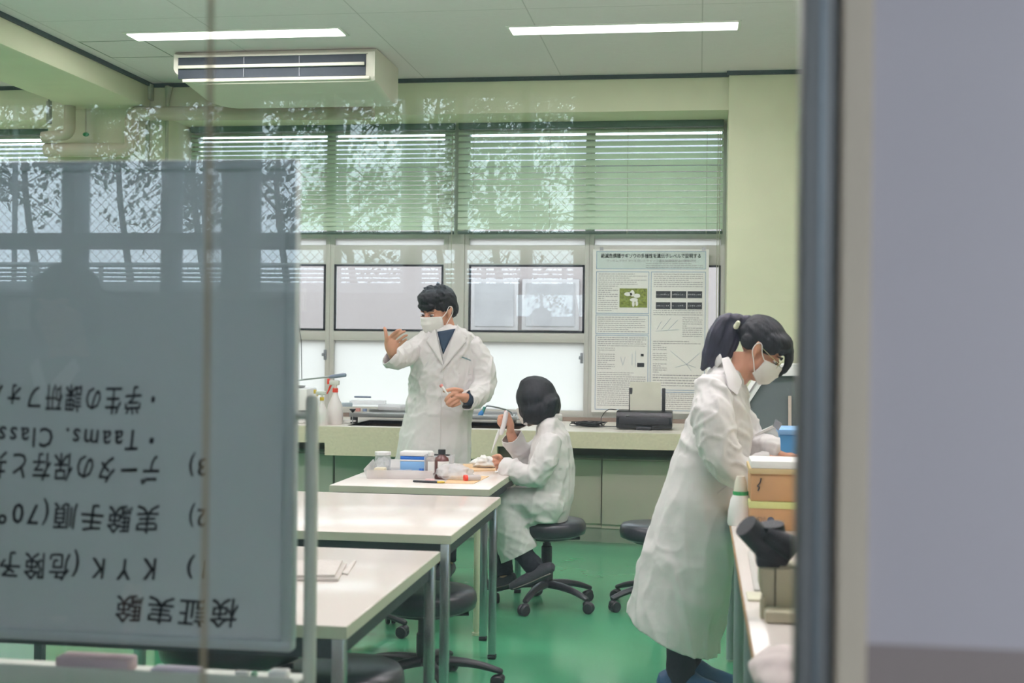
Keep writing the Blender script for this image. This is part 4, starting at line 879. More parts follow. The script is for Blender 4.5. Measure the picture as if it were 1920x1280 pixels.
def basis(yaw, pitch, roll=0):
    """columns: person's left, forward, up. yaw 0 looks along -Y (towards the glass), positive turns towards -X; pitch>0 looks down"""
    f = V((-sin(yaw) * cos(pitch), -cos(yaw) * cos(pitch), -sin(pitch))); u = V((-sin(yaw) * sin(pitch), -cos(yaw) * sin(pitch), cos(pitch))); l = u.cross(f) * 1
    l = u.cross(f); 
    if roll: q = Matrix.Rotation(roll, 3, f); l = q @ l; u = q @ u
    return Matrix((l, f, u)).transposed()
def head_prims(b, c, R, s=1.0):
    T = lambda a, b_, d: c + R @ (V((a, b_, d)) * s)
    r3 = lambda *q: tuple(x * s for x in q)
    b.ell(T(0, -.012, .035), r3(.074, .094, .083), R); b.ell(T(0, .028, -.025), r3(.06, .062, .08), R); b.ell(T(0, .045, -.082), r3(.038, .038, .03), R)
    b.ell(T(0, .02, -.06), r3(.056, .055, .04), R)
    b.tube([T(0, .084, .012), T(0, .1, -.02), T(0, .104, -.034)], [.007 * s, .011 * s, .014 * s], 12, rnd=True)
    for k in (-1, 1):
        b.ell(T(.013 * k, .094, -.036), r3(.008, .009, .008), R, 12, 8)
        b.ell(T(.03 * k, .073, .022), r3(.024, .012, .008), R, 14, 8); b.ell(T(.04 * k, .06, -.022), r3(.02, .02, .02), R, 14, 8)
        b.tube([T(.072 * k, .002, -.03), T(.079 * k, -.004, -.012), T(.086 * k, -.014, .008), T(.083 * k, -.02, .022), T(.075 * k, -.006, .026)], [.009 * s, .008 * s, .007 * s, .007 * s, .006 * s], 10, rnd=True)
        b.ell(T(.076 * k, -.006, .0), r3(.008, .016, .024), R, 14, 8)
    b.tube([T(-.022, .088, -.062), T(0, .094, -.06), T(.022, .088, -.062)], [.005 * s, .008 * s, .005 * s], 10, rnd=True)
def face_parts(c, R, parent, s=1.0):
    T = lambda a, b_, d: c + R @ (V((a, b_, d)) * s)
    for k in (-1, 1):
        b = B(); b.ell(T(.031 * k, .077, .004), (.013 * s, .010 * s, .0055 * s), R, 14, 8); o = b.done('eye', M('eye_white', 'd8d0cb', .3), parent)
        b = B(); b.ell(T(.031 * k, .083, .002), (.006 * s, .006 * s, .005 * s), R, 12, 8); b.done('iris', M('dark_iris', '1d1614', .2), o)
        b = B(); b.tube([T(.017 * k, .089, .006), T(.03 * k, .0895, .0105), T(.044 * k, .081, .006)], .0016 * s, 6); b.done('eyelashes', hair_m, parent)
        b = B(); b.tube([T(.014 * k, .09, .026), T(.03 * k, .088, .032), T(.05 * k, .074, .027)], [(.0045 * s, .003 * s), (.005 * s, .003 * s), (.002 * s, .002 * s)], 8, rnd=True); b.done('eyebrow', hair_m, parent)
def face_mask(c, R, parent, s=1.0, up_=0.0):
    T = lambda a, b_, d: c + R @ (V((a, b_, d)) * s); vs_ = []; nu, nv = 26, 18
    for j in range(nv + 1):
        v = -1 + 2 * j / nv
        for i in range(nu + 1):
            u = -1 + 2 * i / nu; a = u * 1.25; bulge = (1 - v * v) * .012 * (1 - u * u)
            ridge = .006 * (1 - abs(u)) * (1 if v > .2 else .4); pl = .0018 * math.sin(v * 9) * (1 - u * u)
            rad = .074 - .012 * max(0, -v) ; y = .022 + (.088 + bulge + ridge + pl - .02 * max(0, -v) ** 2) * cos(a) * 1.0; z = -.048 + up_ + v * (.052 - .016 * u * u) - .006 * (1 - u * u) * (v < 0)
            vs_.append(T(rad * sin(a), y - .004, z))
    fs = [(j * (nu + 1) + i, j * (nu + 1) + i + 1, (j + 1) * (nu + 1) + i + 1, (j + 1) * (nu + 1) + i) for j in range(nv) for i in range(nu)]
    b = B(); b.raw(vs_, fs); o = sheet(b.done('face_mask', mask_m, parent, ang=80), .0015)
    for k in (-1, 1):
        b = B(); b.tube([T(.069 * k, .048, -.018 + up_), T(.079 * k, .02, .0), T(.085 * k, -.004, .026), T(.09 * k, -.02, .015), T(.086 * k, -.016, -.015), T(.078 * k, .015, -.045), T(.068 * k, .046, -.078 + up_)], .0022 * s, 6, smooth=5); b.done('ear_loop', mask_m, o)
def hand_prims(b, palm, rp, fingers):
    """palm: polyline; rp: (across, thick) radii; fingers: list of (points, radius)"""
    b.tube(palm, rp, 14, smooth=3, rnd=True)
    for pts, r in fingers: b.tube(pts, [r * 1.08] + [r] * (len(pts) - 2) + [r * .85], 10, smooth=3, rnd=True)
def hairfin(b, name, parent, mat=hair_m, voxel=.005, amp=.004, ax=(0, 0, 1), smooth=3):
    bm = remesh(b, voxel, smooth); ax = V(ax).normalized()
    def f(co, n): q = co - ax * co.dot(ax) * .9; return noise.noise(q * 55) * amp + noise.noise(q * 130) * amp * .5
    displace(bm, f); return finish(bm, name, mat, parent)

# ---------------------------------------------------------------- the man standing behind the far table
YM = 7.3
hc = PY(822, 583, YM - .02); HR = basis(radians(36), radians(20), radians(-3)); hs = 1.1
base = V((hc.x, YM, 0))
b = B(); head_prims(b, hc, HR, hs)
neck = PY(838, 640, YM + .03)
b.tube([hc + HR @ V((0, -.02, -.03)), PY(838, 625, YM + .02), neck], [.055, .056, .062], 18, smooth=3)
P, R = seg_row([(800, 880, 650, .085), (785, 885, 680, .095), (785, 880, 740, .1), (775, 875, 800, .1), (770, 875, 850, .1)], YM + .02); b.tube(P, R, 24, side=(1, 0, 0), smooth=3, rnd=True)
armR = chain([(872, 652, YM), (905, 690, YM), (906, 722, YM - .03), (890, 746, YM - .16), (868, 745, YM - .23)]); b.tube(armR, [.045, .042, .04, .034, .027], 14, smooth=4)
hand_prims(b, chain([(872, 744, YM - .22), (862, 743, YM - .25), (851, 742, YM - .27)]), [(.026, .02), (.036, .018), (.04, .016)], [
    (chain([(866, 732, YM - .26), (853, 729, YM - .29), (841, 731, YM - .31), (833, 733, YM - .30)]), .0105),
    (chain([(857, 736, YM - .28), (846, 739, YM - .31), (838, 746, YM - .31), (835, 751, YM - .29)]), .0098),
    (chain([(858, 744, YM - .28), (847, 749, YM - .31), (840, 755, YM - .31), (838, 757, YM - .29)]), .0098),
    (chain([(860, 750, YM - .27), (850, 756, YM - .3), (843, 760, YM - .3), (842, 760, YM - .28)]), .0092),
    (chain([(862, 756, YM - .26), (853, 760, YM - .28), (847, 762, YM - .28)]), .0085)])
armL = chain([(795, 652, YM), (774, 659, YM - .06), (759, 666, YM - .15), (743, 668, YM - .28), (735, 661, YM - .36)]); b.tube(armL, [.045, .042, .04, .034, .027], 14, smooth=4)
yh = YM - .39
hand_prims(b, chain([(735, 662, yh + .02), (733, 652, yh), (733, 643, yh - .008), (735, 637, yh - .012)]), [(.028, .02), (.036, .017), (.04, .015), (.036, .012)], [
    (chain([(726, 642, yh - .01), (724, 630, yh - .03), (723, 621, yh - .035), (721, 615, yh - .03)]), .0105),
    (chain([(728, 636, yh - .01), (737, 626, yh - .03), (745, 620, yh - .045), (751, 618, yh - .05)]), .0088),
    (chain([(733, 640, yh), (743, 631, yh - .025), (752, 624, yh - .045), (759, 621, yh - .05)]), .0088),
    (chain([(738, 646, yh + .005), (748, 638, yh - .015), (757, 631, yh - .03), (763, 628, yh - .035)]), .0085),
    (chain([(741, 652, yh + .01), (750, 646, yh), (758, 639, yh - .01), (762, 636, yh - .015)]), .0078)])
for k, fx in ((-1, 828), (1, 852)):
    f0 = PZ(fx, 1070, 0); hip = PY(805 if k < 0 else 842, 860, YM + .02)
    b.tube([hip, V(((hip.x + f0.x) / 2, YM, .48)), V((f0.x, YM, .09)), ], [.085, .055, .04], 14, smooth=4, rnd=True)
    b.tube([V((f0.x, YM + .05, .05)), V((f0.x, YM - .12, .035))], [(.035, .035), (.035, .02)], 12, rnd=True, side=(1, 0, 0))
bm = remesh(b, .0042, 3)
man = finish(bm, 'person', skin_m, None); man.location = base
man.data.transform(Matrix.Translation(-base)); WL[man.name] = base
tag(man, 'standing person in a white lab coat and white mask with raised open hand', 'person')
face_parts(hc, HR, man, hs); face_mask(hc, HR, man, hs)
T = lambda a, b_, d: hc + HR @ (V((a, b_, d)) * hs)
b = B(); q3 = lambda *q: tuple(x * hs for x in q)
b.ell(T(0, -.022, .05), q3(.085, .1, .083), HR); b.ell(T(0, .045, .085), q3(.07, .055, .045), HR); b.ell(T(0, .074, .052), q3(.058, .028, .026), HR)
b.ell(T(0, -.07, -.0), q3(.068, .05, .065), HR)
for k in (-1, 1): b.ell(T(.07 * k, -.03, .03), q3(.018, .05, .045), HR); b.tube([T(.072 * k, .03, .05), T(.074 * k, .028, .012)], [.014 * hs, .006 * hs], 10, rnd=True)
rnd = random.Random(4)
for k in range(30):
    a = rnd.uniform(0, 2 * pi); e_ = rnd.uniform(.25, 1.35); d = V((cos(a) * cos(e_), sin(a) * cos(e_), sin(e_))); o_ = V((0, -.012, .05)); p_ = o_ + V((d.x * .082, d.y * .1, d.z * .088)); tw = V((rnd.uniform(-1, 1), rnd.uniform(-.2, 1), rnd.uniform(-.5, .4))) * .012
    b.tube([T(*p_), T(*(p_ + d * .008 + tw)), T(*(p_ + d * .007 + tw * 2.2))], [.011, .007, .003], 8, rnd=True)
hairfin(b, 'hair', man, amp=.004, ax=HR @ V((0, .6, .8)))
# dark shirt
b = B(); P, R = seg_row([(826, 856, 628, .062, YM + .03), (808, 868, 642, .07, YM + .03), (795, 878, 660, .1), (785, 880, 700, .112), (780, 880, 760, .115), (775, 878, 850, .12)], YM + .0); b.tube(P, R, 24, side=(1, 0, 0), smooth=3)
b.tube(armR[1:3] + [armR[3], (armR[3] * .25 + armR[4] * .75) + V((0, 0, 0))], [.05, .048, .043, .040], 16, smooth=4)
b.tube([armL[1], armL[2], armL[3], armL[4] * .8 + armL[3] * .2], [.044, .04, .034, .03], 16, smooth=4)
cloth(b, .006, 'dark_shirt', navy_cloth, man, [(wrinkle((0, 0, 1), .004, 1.5), one)], smooth=3)
# coat
b = B()
P, R = seg_row([(815, 868, 612, .075, YM + .04), (798, 880, 622, .095, YM + .03), (780, 893, 637, .115), (768, 899, 660, .125), (768, 894, 700, .132), (766, 888, 745, .135), (758, 885, 790, .142), (748, 884, 840, .15), (740, 884, 885, .16), (732, 884, 930, .17), (728, 885, 975, .175)], YM)
b.tube(P, R, 30, side=(1, 0, 0), smooth=4)
SLV = [B(), B()]; SLV[0].tube(chain([(880, 643, YM), (898, 668, YM), (908, 700, YM - .01), (904, 728, YM - .05), (886, 748, YM - .17), (873, 750, YM - .215)]), [.06, .068, .07, .069, .06, .058], 18, smooth=4)
SLV[1].tube(chain([(790, 645, YM), (774, 657, YM - .05), (758, 667, YM - .14), (742, 670, YM - .24), (730, 668, YM - .35)]), [.06, .066, .067, .064, .06], 18, smooth=4, rnd=True)
coat = cloth(b, .0085, 'lab_coat', white_coat, man,
    [(wrinkle((0, 0, 1), .024, .75, 1, iso=.15, al=.92), lambda c: max(0, min(1, (1.1 - c.z) / .5))), (wrinkle((.5, .2, .6), .013, 1.3, 5), lambda c: 1 if c.z > .95 else .3)],
    cuts=[(V((0, 0, .47)), V((0, 0, -1)), None)])
sfold = [(wrinkle((.5, .2, .6), .012, 1.3, 5), one)]
cloth(SLV[0], .008, 'coat_sleeve', white_coat, man, sfold, cuts=[(PY(874, 750, YM - .212), (PY(873, 750, YM - .23) - PY(890, 748, YM - .16)).normalized(), None)])
cloth(SLV[1], .008, 'coat_sleeve', white_coat, man, sfold, cuts=[(PY(731, 668, YM - .34), V((-.75, -.45, .75)).normalized(), None)])
def strip(name, pts, w_, Ys, parent, m=white_coat, thick=.004):      # flat cloth piece traced on the front of a coat
    b = B(); b.prism([PY(p[0], p[1], p[2]) for p in pts], (0, -thick, 0)); bmesh.ops.bevel(b.bm, geom=b.bm.edges[:], offset=.001, segments=1, affect='EDGES'); return b.done(name, m, parent)
# dark triangle of shirt between the lapels, lying just in front of the closed coat front
from mathutils.bvhtree import BVHTree
def surf(objs):
    ts = []
    for o in objs:
        w0 = WL[o.name]; ts.append(BVHTree.FromPolygons([v.co + w0 for v in o.data.vertices], [tuple(p.vertices) for p in o.data.polygons]))
    def f(px, py, d=.0):
        r = ray(px, py).normalized(); hs_ = [t_.ray_cast(CAMP, r) for t_ in ts]; hs_ = [h for h in hs_ if h[0] is not None]
        if not hs_: return None
        h = min(hs_, key=lambda q: q[3]); return h[0] - r * d
    return f
mansurf = surf([coat])
def front(px, py, d=.0):                                            # on the coat front of the man
    h = mansurf(px, py, d)
    if h is not None: return h
    P_ = PY(px, py, YM); u = (px - 833) / 66.0; return PY(px, py, YM + .0 - .135 * math.sqrt(max(.05, 1 - min(.95, u * u))) * (1 if py > 640 else .72 + .28 * (py - 612) / 28) - d)
def patch(name, tri, parent, m, d=.004, n=8):                          # polygon fan draped over the front
    b = B(); (a, c, e_) = tri; vs_ = []; idx = {}
    for i in range(n + 1):
        for j in range(n + 1 - i):
            k = n - i - j; px = (a[0] * i + c[0] * j + e_[0] * k) / n; py = (a[1] * i + c[1] * j + e_[1] * k) / n; idx[(i, j)] = len(vs_); vs_.append(front(px, py, d))
    fs = []
    for i in range(n):
        for j in range(n - i):
            fs.append((idx[(i, j)], idx[(i + 1, j)], idx[(i, j + 1)]))
            if i + j < n - 1: fs.append((idx[(i + 1, j)], idx[(i + 1, j + 1)], idx[(i, j + 1)]))
    b.raw(vs_, fs); return sheet(b.done(name, m, parent, ang=60), .003)
patch('shirt_front', ((819, 622), (854, 616), (831, 664)), man, navy_cloth, .004)
patch('lapel', ((815, 613), (800, 640), (833, 690)), man, white_coat, .009); patch('lapel', ((816, 610), (824, 640), (833, 690)), man, white_coat, .007)
patch('lapel', ((858, 608), (874, 640), (826, 698)), man, white_coat, .010); patch('lapel', ((855, 618), (876, 632), (868, 650)), man, white_coat, .006); patch('lapel', ((852, 620), (860, 640), (829, 690)), man, white_coat, .006)
b = B(); b.tube([front(833, 698, .001), front(828, 740, .001), front(826, 800, .001), front(824, 858, .001)], .0022, 6, smooth=4); b.done('front_seam', M('coat_seam', 'cfcaca', .9), man)
b = B(); b.tube([front(860, 700, .001), front(884, 702, .001)], .002, 6); b.tube([front(860, 700, .001), front(860, 735, .001)], .0015, 6); b.done('breast_pocket', M('coat_seam', 'cfcaca', .9), man)
b = B(); pts = [front(866 + k * .9, 669 + (k * .35) + 1.6 * sin(k * 2.1), .002) for k in range(20)]; b.tube(pts, .0012, 5, smooth=2); b.done('name_embroidery', M('teal_thread', '5d8a99', .7), man)
b = B()
for k, fx in ((-1, 828), (1, 852)):
    f0 = PZ(fx, 1070, 0); b.tube([PY(808 if k < 0 else 845, 830, YM + .02), V((f0.x - .01 * k, YM, .5)), V((f0.x, YM - .0, .1))], [.1, .078, .058], 16, smooth=4)
cloth(b, .009, 'trousers', black_cloth, man, [(wrinkle((0, 0, 1), .01, 1.4, 3), one)])
for k, fx in ((-1, 828), (1, 852)):
    f0 = PZ(fx, 1070, 0); b = B(); b.tube([V((f0.x, YM + .08, .05)), V((f0.x, YM, .058)), V((f0.x, YM - .1, .042)), V((f0.x, YM - .17, .035))], [(.042, .045), (.046, .052), (.05, .038), (.04, .03)], 16, side=(1, 0, 0), smooth=4, rnd=True)
    for v in b.bm.verts: v.co.z = max(v.co.z, .002)
    b.done('shoe', M('dark_grey_shoe', '3a3b42', .6), man)
# what he holds
t = thing('microtube', 'tiny clear tube with pink cap held in the standing person\'s lower hand', 'tube', PY(834, 732, YM - .33))
B().tube([PY(839, 738, YM - .325), PY(829, 725, YM - .33)], [.004, .008], 10, rnd=True).done('tube_body', white_pl, t); B().tube([PY(829, 725, YM - .33), PY(826, 721, YM - .33)], .010, 12).done('cap', M('coral_cap', 'dc8b86', .5), t)

# ---------------------------------------------------------------- the seated woman
YS = 6.62
hc2 = PY(1004, 752, YS + .0); HR2 = basis(radians(112), radians(24), 0); hs2 = 1.0
bs = V((PY(1025, 900, YS).x, YS, 0))
b = B(); head_prims(b, hc2, HR2, hs2)
b.tube([hc2 + HR2 @ V((0, -.03, -.03)), PY(1024, 790, YS), PY(1034, 812, YS)], [.05, .05, .055], 16, smooth=3)
P, R = seg_row([(1008, 1052, 830, .12), (1000, 1062, 860, .13), (995, 1062, 900, .12), (990, 1062, 940, .13), (988, 1058, 962, .13)], YS); b.tube(P, R, 24, side=(1, 0, 0), smooth=3, rnd=True)
b.tube(chain([(1028, 828, YS - .12), (1012, 870, YS - .17), (1000, 893, YS - .17), (970, 884, YS - .15), (942, 872, YS - .12)]), [.042, .038, .034, .03, .024], 14, smooth=4)
b.tube(chain([(1022, 828, YS + .12), (1005, 862, YS + .14), (988, 872, YS + .12), (968, 838, YS + .06), (956, 808, YS + .03)]), [.042, .038, .034, .03, .024], 14, smooth=4)
ya = YS - .1
hand_prims(b, chain([(944, 873, ya), (938, 868, ya), (933, 864, ya)]), [(.022, .018), (.028, .017), (.03, .016)], [
    (chain([(941, 863, ya - .02), (939, 856, ya - .03), (933, 853, ya - .03), (930, 855, ya - .02)]), .0095),
    (chain([(934, 859, ya - .02), (928, 855, ya - .03), (924, 856, ya - .02)]), .0088),
    (chain([(932, 864, ya - .02), (927, 862, ya - .03), (925, 865, ya - .02)]), .0088),
    (chain([(933, 869, ya - .02), (929, 869, ya - .03), (928, 872, ya - .02)]), .0084),
    (chain([(935, 874, ya - .01), (931, 876, ya - .02), (931, 879, ya - .01)]), .0078)])
yb_ = YS + .02
hand_prims(b, chain([(957, 806, yb_), (957, 797, yb_), (955, 788, yb_)]), [(.023, .02), (.03, .02), (.03, .018)], [
    (chain([(957, 788, yb_), (955, 780, yb_ - .01), (951, 774, yb_ - .01), (947, 773, yb_ - .01)]), .0095),
    (chain([(950, 780, yb_ - .02), (942, 779, yb_ - .04), (936, 781, yb_ - .04), (938, 785, yb_ - .05)]), .0088),
    (chain([(951, 786, yb_ - .02), (941, 785, yb_ - .04), (934, 787, yb_ - .04), (937, 790, yb_ - .05)]), .0088),
    (chain([(951, 791, yb_ - .02), (941, 791, yb_ - .04), (934, 793, yb_ - .04), (938, 795, yb_ - .05)]), .0085),
    (chain([(952, 796, yb_ - .02), (943, 796, yb_ - .035), (937, 798, yb_ - .035), (940, 799, yb_ - .04)]), .0078)])
legs2 = [chain([(1020, 952, YS - .09), (978, 952, YS - .09), (950, 962, YS - .1), (966, 1015, YS - .12), (1003, 1066, YS - .12)]), chain([(1020, 955, YS + .1), (970, 955, YS + .1), (940, 962, YS + .1), (940, 1020, YS + .06), (945, 1078, YS + .02)])]
for L in legs2: b.tube(L, [.07, .062, .052, .043, .036], 14, smooth=4, rnd=True)
bm = remesh(b, .0045, 3); wo = finish(bm, 'person', skin_m, None); wo.data.transform(Matrix.Translation(-bs)); wo.location = bs; WL[wo.name] = bs
tag(wo, 'seated person with dark bobbed hair in a white lab coat, pipetting on a black stool', 'person')
face_parts(hc2, HR2, wo, hs2); face_mask(hc2, HR2, wo, hs2)
b = B(); b.ell(PY(1006, 745, YS), (.108, .115, .112)); b.ell(PY(1010, 768, YS - .01), (.105, .11, .078)); b.ell(PY(1024, 760, YS), (.078, .1, .075)); b.ell(PY(998, 776, YS - .02), (.05, .09, .055)); b.ell(PY(1002, 722, YS), (.08, .09, .05)); b.ell(PY(1030, 756, YS - .02), (.06, .09, .07)); b.ell(PY(1022, 775, YS - .01), (.075, .09, .055))
rnd = random.Random(8)
for k in range(26):
    u = k / 25; px = 985 + 56 * u; py = 780 - 12 * u * u * 1.0; Y_ = YS - .08 + .02 * sin(k); b.tube([PY(px + 2, py - 18, Y_), PY(px - 1, py, Y_ - .0), PY(px - 3 + rnd.uniform(-2, 2), py + 10 + rnd.uniform(0, 7) - 4 * u, Y_ + .01)], [.016, .012, .003], 8, rnd=True)
hairfin(b, 'hair', wo, amp=.0025, smooth=16, ax=(.15, 0, 1))
b = B()
P, R = seg_row([(1016, 1047, 791, .07, YS + .02), (1008, 1056, 803, .12), (1003, 1067, 820, .165), (996, 1073, 845, .175), (990, 1075, 880, .17), (985, 1074, 920, .175), (978, 1068, 950, .19), (978, 1062, 972, .19)], YS); b.tube(P, R, 28, side=(1, 0, 0), smooth=4)
SLV = [B(), B()]; SLV[0].tube(chain([(1036, 822, YS - .13), (1025, 850, YS - .18), (1014, 880, YS - .19), (1000, 893, YS - .19), (975, 887, YS - .17), (954, 876, YS - .15), (945, 872, YS - .13)]), [.058, .066, .066, .06, .056, .055, .052], 18, smooth=4)
SLV[1].tube(chain([(1020, 822, YS + .12), (1006, 850, YS + .15), (990, 862, YS + .13), (973, 842, YS + .09), (957, 815, YS + .04)]), [.055, .06, .062, .06, .055], 18, smooth=4)
for Yo in (-.1, .1): b.tube(chain([(1025, 945, YS + Yo), (980, 942, YS + Yo), (950, 950, YS + Yo), (941, 975, YS + Yo)]), [.105, .095, .08, .075], 18, smooth=4, rnd=True)
b.tube(chain([(1000, 952, YS), (965, 955, YS), (948, 975, YS), (946, 1000, YS - .02)]), [(.16, .08), (.17, .075), (.17, .06), (.155, .062)], 22, side=(0, 1, 0), smooth=4)
b.tube(chain([(953, 955, YS - .09), (958, 985, YS - .11), (966, 1015, YS - .11), (974, 1056, YS - .11)]), [(.095, .11), (.095, .11), (.095, .105), (.095, .1)], 20, side=(0, 1, 0), smooth=3)
b.tube(chain([(937, 960, YS + .08), (937, 1000, YS + .06), (940, 1022, YS + .06)]), [(.07, .055), (.07, .055), (.07, .06)], 18, side=(0, 1, 0), smooth=3)
b.tube(chain([(1030, 958, YS), (1000, 972, YS), (980, 985, YS)]), [(.18, .04), (.18, .035), (.17, .03)], 20, side=(0, 1, 0), smooth=3)
cloth(b, .0085, 'lab_coat', white_coat, wo, [(wrinkle((.25, .1, 1), .015, .9, 9, iso=.2, al=.88), one), (wrinkle((.8, .2, -.3), .006, 1.3, 15, iso=.1, al=.9), one)],
    cuts=[(PY(966, 1042, YS - .1), V((.45, 0, -.9)).normalized(), None)])
sfold = [(wrinkle((.3, .8, .3), .012, 1.3, 15, iso=.2), one)]
cloth(SLV[0], .008, 'coat_sleeve', white_coat, wo, sfold, cuts=[(PY(947, 872, YS - .135), (PY(945, 872, YS - .13) - PY(955, 876, YS - .15)).normalized(), None)])
cloth(SLV[1], .008, 'coat_sleeve', white_coat, wo, sfold, cuts=[(PY(959, 818, YS + .045), (PY(957, 815, YS + .04) - PY(973, 842, YS + .09)).normalized(), None)])
b = B(); b.tube(chain([(1017, 790, YS - .05), (1034, 784, YS - .07), (1050, 783, YS - .02), (1052, 784, YS + .05)]), [(.022, .008)] * 4, 12, side=(0, 0, 1), smooth=4, rnd=True); b.done('coat_collar', white_coat, wo)
b = B()
for L in legs2: b.tube([L[2] + V((0, 0, -.08)), L[3], L[4] + (L[4] - L[3]) * .05], [.056, .056, .05], 16, smooth=4)
cloth(b, .008, 'trousers', black_cloth, wo, [(wrinkle((0, 0, 1), .008, 1.5, 4), one)])
for pts in ([(1030, 1064), (1015, 1072), (990, 1085), (962, 1098)], [(958, 1082), (946, 1088), (925, 1094), (909, 1097)]):
    yq = YS - .14 if pts[0][0] > 1000 else YS + .02
    b = B(); b.tube([PY(px, py, yq) for px, py in pts], [(.036, .03), (.04, .04), (.044, .032), (.036, .022)], 16, side=(0, 1, 0), smooth=4, rnd=True); s_ = b.done('shoe', M('charcoal_shoe', '33343c', .7), wo)
    b = B(); b.tube([PY(px + 1.5, py + 10 - 2 * i, yq) for i, (px, py) in enumerate(pts)], [(.034, .006), (.04, .007), (.045, .007), (.036, .006)], 14, side=(0, 1, 0), smooth=4, rnd=True); b.done('sole', M('grey_sole', '77706c', .7), s_)
t = thing('micropipette', 'white hand pipette with long tip held by the seated person', 'pipette', PY(945, 800, YS - .03))
yp = YS - .03
B().tube([PY(949, 773, yp), PY(947, 785, yp), PY(944, 798, yp), PY(940, 812, yp)], [.011, .013, .013, .011], 14, smooth=3, rnd=True).done('pipette_body', M('pinkish_white_plastic', 'e6dfe2', .4), t)
B().tube([PY(937, 806, yp), PY(932, 818, yp), PY(928, 830, yp), PY(921, 849, yp)], [.009, .008, .006, .002], 12).done('pipette_tip', white_pl, t)
B().tube([PY(948, 773, yp), PY(949, 770, yp)], .008, 10).done('plunger', M('coral_cap', 'dc8b86', .5), t)

# ---------------------------------------------------------------- the woman standing at the bench
YR = 5.08
hc3 = PY(1424, 656, YR); HR3 = basis(radians(-84), radians(40), 0); hs3 = .98
bs = V((PY(1280, 1200, YR).x, YR, 0))
b = B(); head_prims(b, hc3, HR3, hs3)
b.tube([hc3 + HR3 @ V((0, -.035, -.045)), PY(1392, 690, YR), PY(1372, 712, YR), PY(1356, 740, YR)], [.052, .05, .055, .07], 16, smooth=3)
P, R = seg_row([(1325, 1385, 740, .12), (1310, 1385, 790, .125), (1300, 1375, 840, .115), (1280, 1365, 900, .12), (1262, 1355, 960, .13)], YR); b.tube(P, R, 24, side=(1, 0, 0), smooth=3, rnd=True)
b.tube(chain([(1340, 745, YR - .12), (1350, 810, YR - .17), (1362, 880, YR - .18), (1410, 878, YR - .15), (1447, 862, YR - .1)]), [.042, .04, .036, .03, .024], 14, smooth=4)
b.tube(chain([(1350, 745, YR + .12), (1385, 800, YR + .16), (1405, 845, YR + .16), (1440, 850, YR + .1), (1468, 858, YR + .04)]), [.042, .04, .036, .03, .024], 14, smooth=4)
for (y0_, xw, yw) in ((YR - .1, 1446, 862), (YR + .02, 1466, 856)):
    hand_prims(b, chain([(xw, yw, y0_), (xw + 9, yw + 0, y0_), (xw + 17, yw + 1, y0_)]), [(.025, .018), (.036, .016), (.038, .015)], [
        (chain([(xw + 6, yw - 1, y0_ + .03), (xw + 14, yw - 4, y0_ + .045), (xw + 22, yw - 3, y0_ + .045)]), .0095)] + [
        (chain([(xw + 17, yw + 1, y0_ - .028 + .019 * k), (xw + 27, yw - 1, y0_ - .03 + .02 * k), (xw + 35, yw + 3, y0_ - .03 + .02 * k), (xw + 38 - abs(k - 1.5) * 2, yw + 8, y0_ - .03 + .02 * k)]), .0085) for k in range(4)])
for L in (((1300, 960, YR - .08), (1280, 1100, YR - .08), (1277, 1210, YR - .08), (1272, 1285, YR - .08)), ((1310, 960, YR + .09), (1300, 1100, YR + .09), (1292, 1200, YR + .09), (1290, 1268, YR + .09))): b.tube(chain(L) , [.085, .06, .052, .034], 16, smooth=4, rnd=True)
bm = remesh(b, .0045, 3); w3 = finish(bm, 'person', skin_m, None); w3.data.transform(Matrix.Translation(-bs)); w3.location = bs; WL[w3.name] = bs
tag(w3, 'standing person with dark ponytail in a long white lab coat bending over the side bench', 'person')
face_parts(hc3, HR3, w3, hs3); face_mask(hc3, HR3, w3, hs3)
T = lambda a, b_, d: hc3 + HR3 @ (V((a, b_, d)) * hs3); q3 = lambda *q: tuple(x * hs3 for x in q)
b = B(); b.ell(T(0, -.02, .048), q3(.083, .103, .085), HR3); b.ell(T(0, .04, .075), q3(.072, .06, .045), HR3); b.ell(T(0, -.085, .025), q3(.055, .04, .05), HR3)
for k in (-1, 1): b.ell(T(.064 * k, .012, .05), q3(.02, .055, .042), HR3); b.ell(T(.06 * k, -.05, .0), q3(.02, .035, .03), HR3)
b.tube([T(.0, .085, .075), T(.01, .112, .045), T(.01, .125, .01), T(.0, .125, -.03)], [.02, .018, .014, .006], 12, smooth=4, rnd=True)
b.tube([T(-.06, .04, .04), T(-.073, .035, .01)], [.014, .006], 10, rnd=True)
hairfin(b, 'hair', w3, amp=.003, ax=HR3 @ V((0, 1, -.1)))
pt = [T(0, -.1, .06), PY(1374, 600, YR - .0), PY(1357, 606, YR), PY(1345, 632, YR), PY(1334, 662, YR), PY(1316, 692, YR)]
b = B(); b.tube(pt, [.026, .026, .033, (.04, .043), (.03, .036), (.008, .01)], 18, smooth=5, rnd=True)
b.tube([PY(1368, 600, YR), PY(1370, 632, YR), PY(1360, 662, YR), PY(1336, 688, YR)], [.026, .036, .03, .01], 16, smooth=4, rnd=True)
hairfin(b, 'ponytail', w3, hair_blue, amp=.005, ax=(.35, 0, 1))
b = B(); b.tube([PY(1380, 612, YR - .05), PY(1384, 605, YR - .055)], [.011, .009], 10, rnd=True); b.done('hair_tie', M('cream_hair_tie', 'd6d6bd', .7), w3)
b = B()
for k in (-1, 1):
    c_ = T(.034 * k, .1, .006); b.tube([c_ + HR3 @ V((cos(a * pi / 8) * .024, .0 - abs(cos(a * pi / 8)) * .003, sin(a * pi / 8) * .017)) for a in range(17)], .0012, 5, cap=False)
    b.tube([T(.058 * k, .095, .01), T(.075 * k, .06, .012), T(.082 * k, -.01, .018)], .0012, 5)
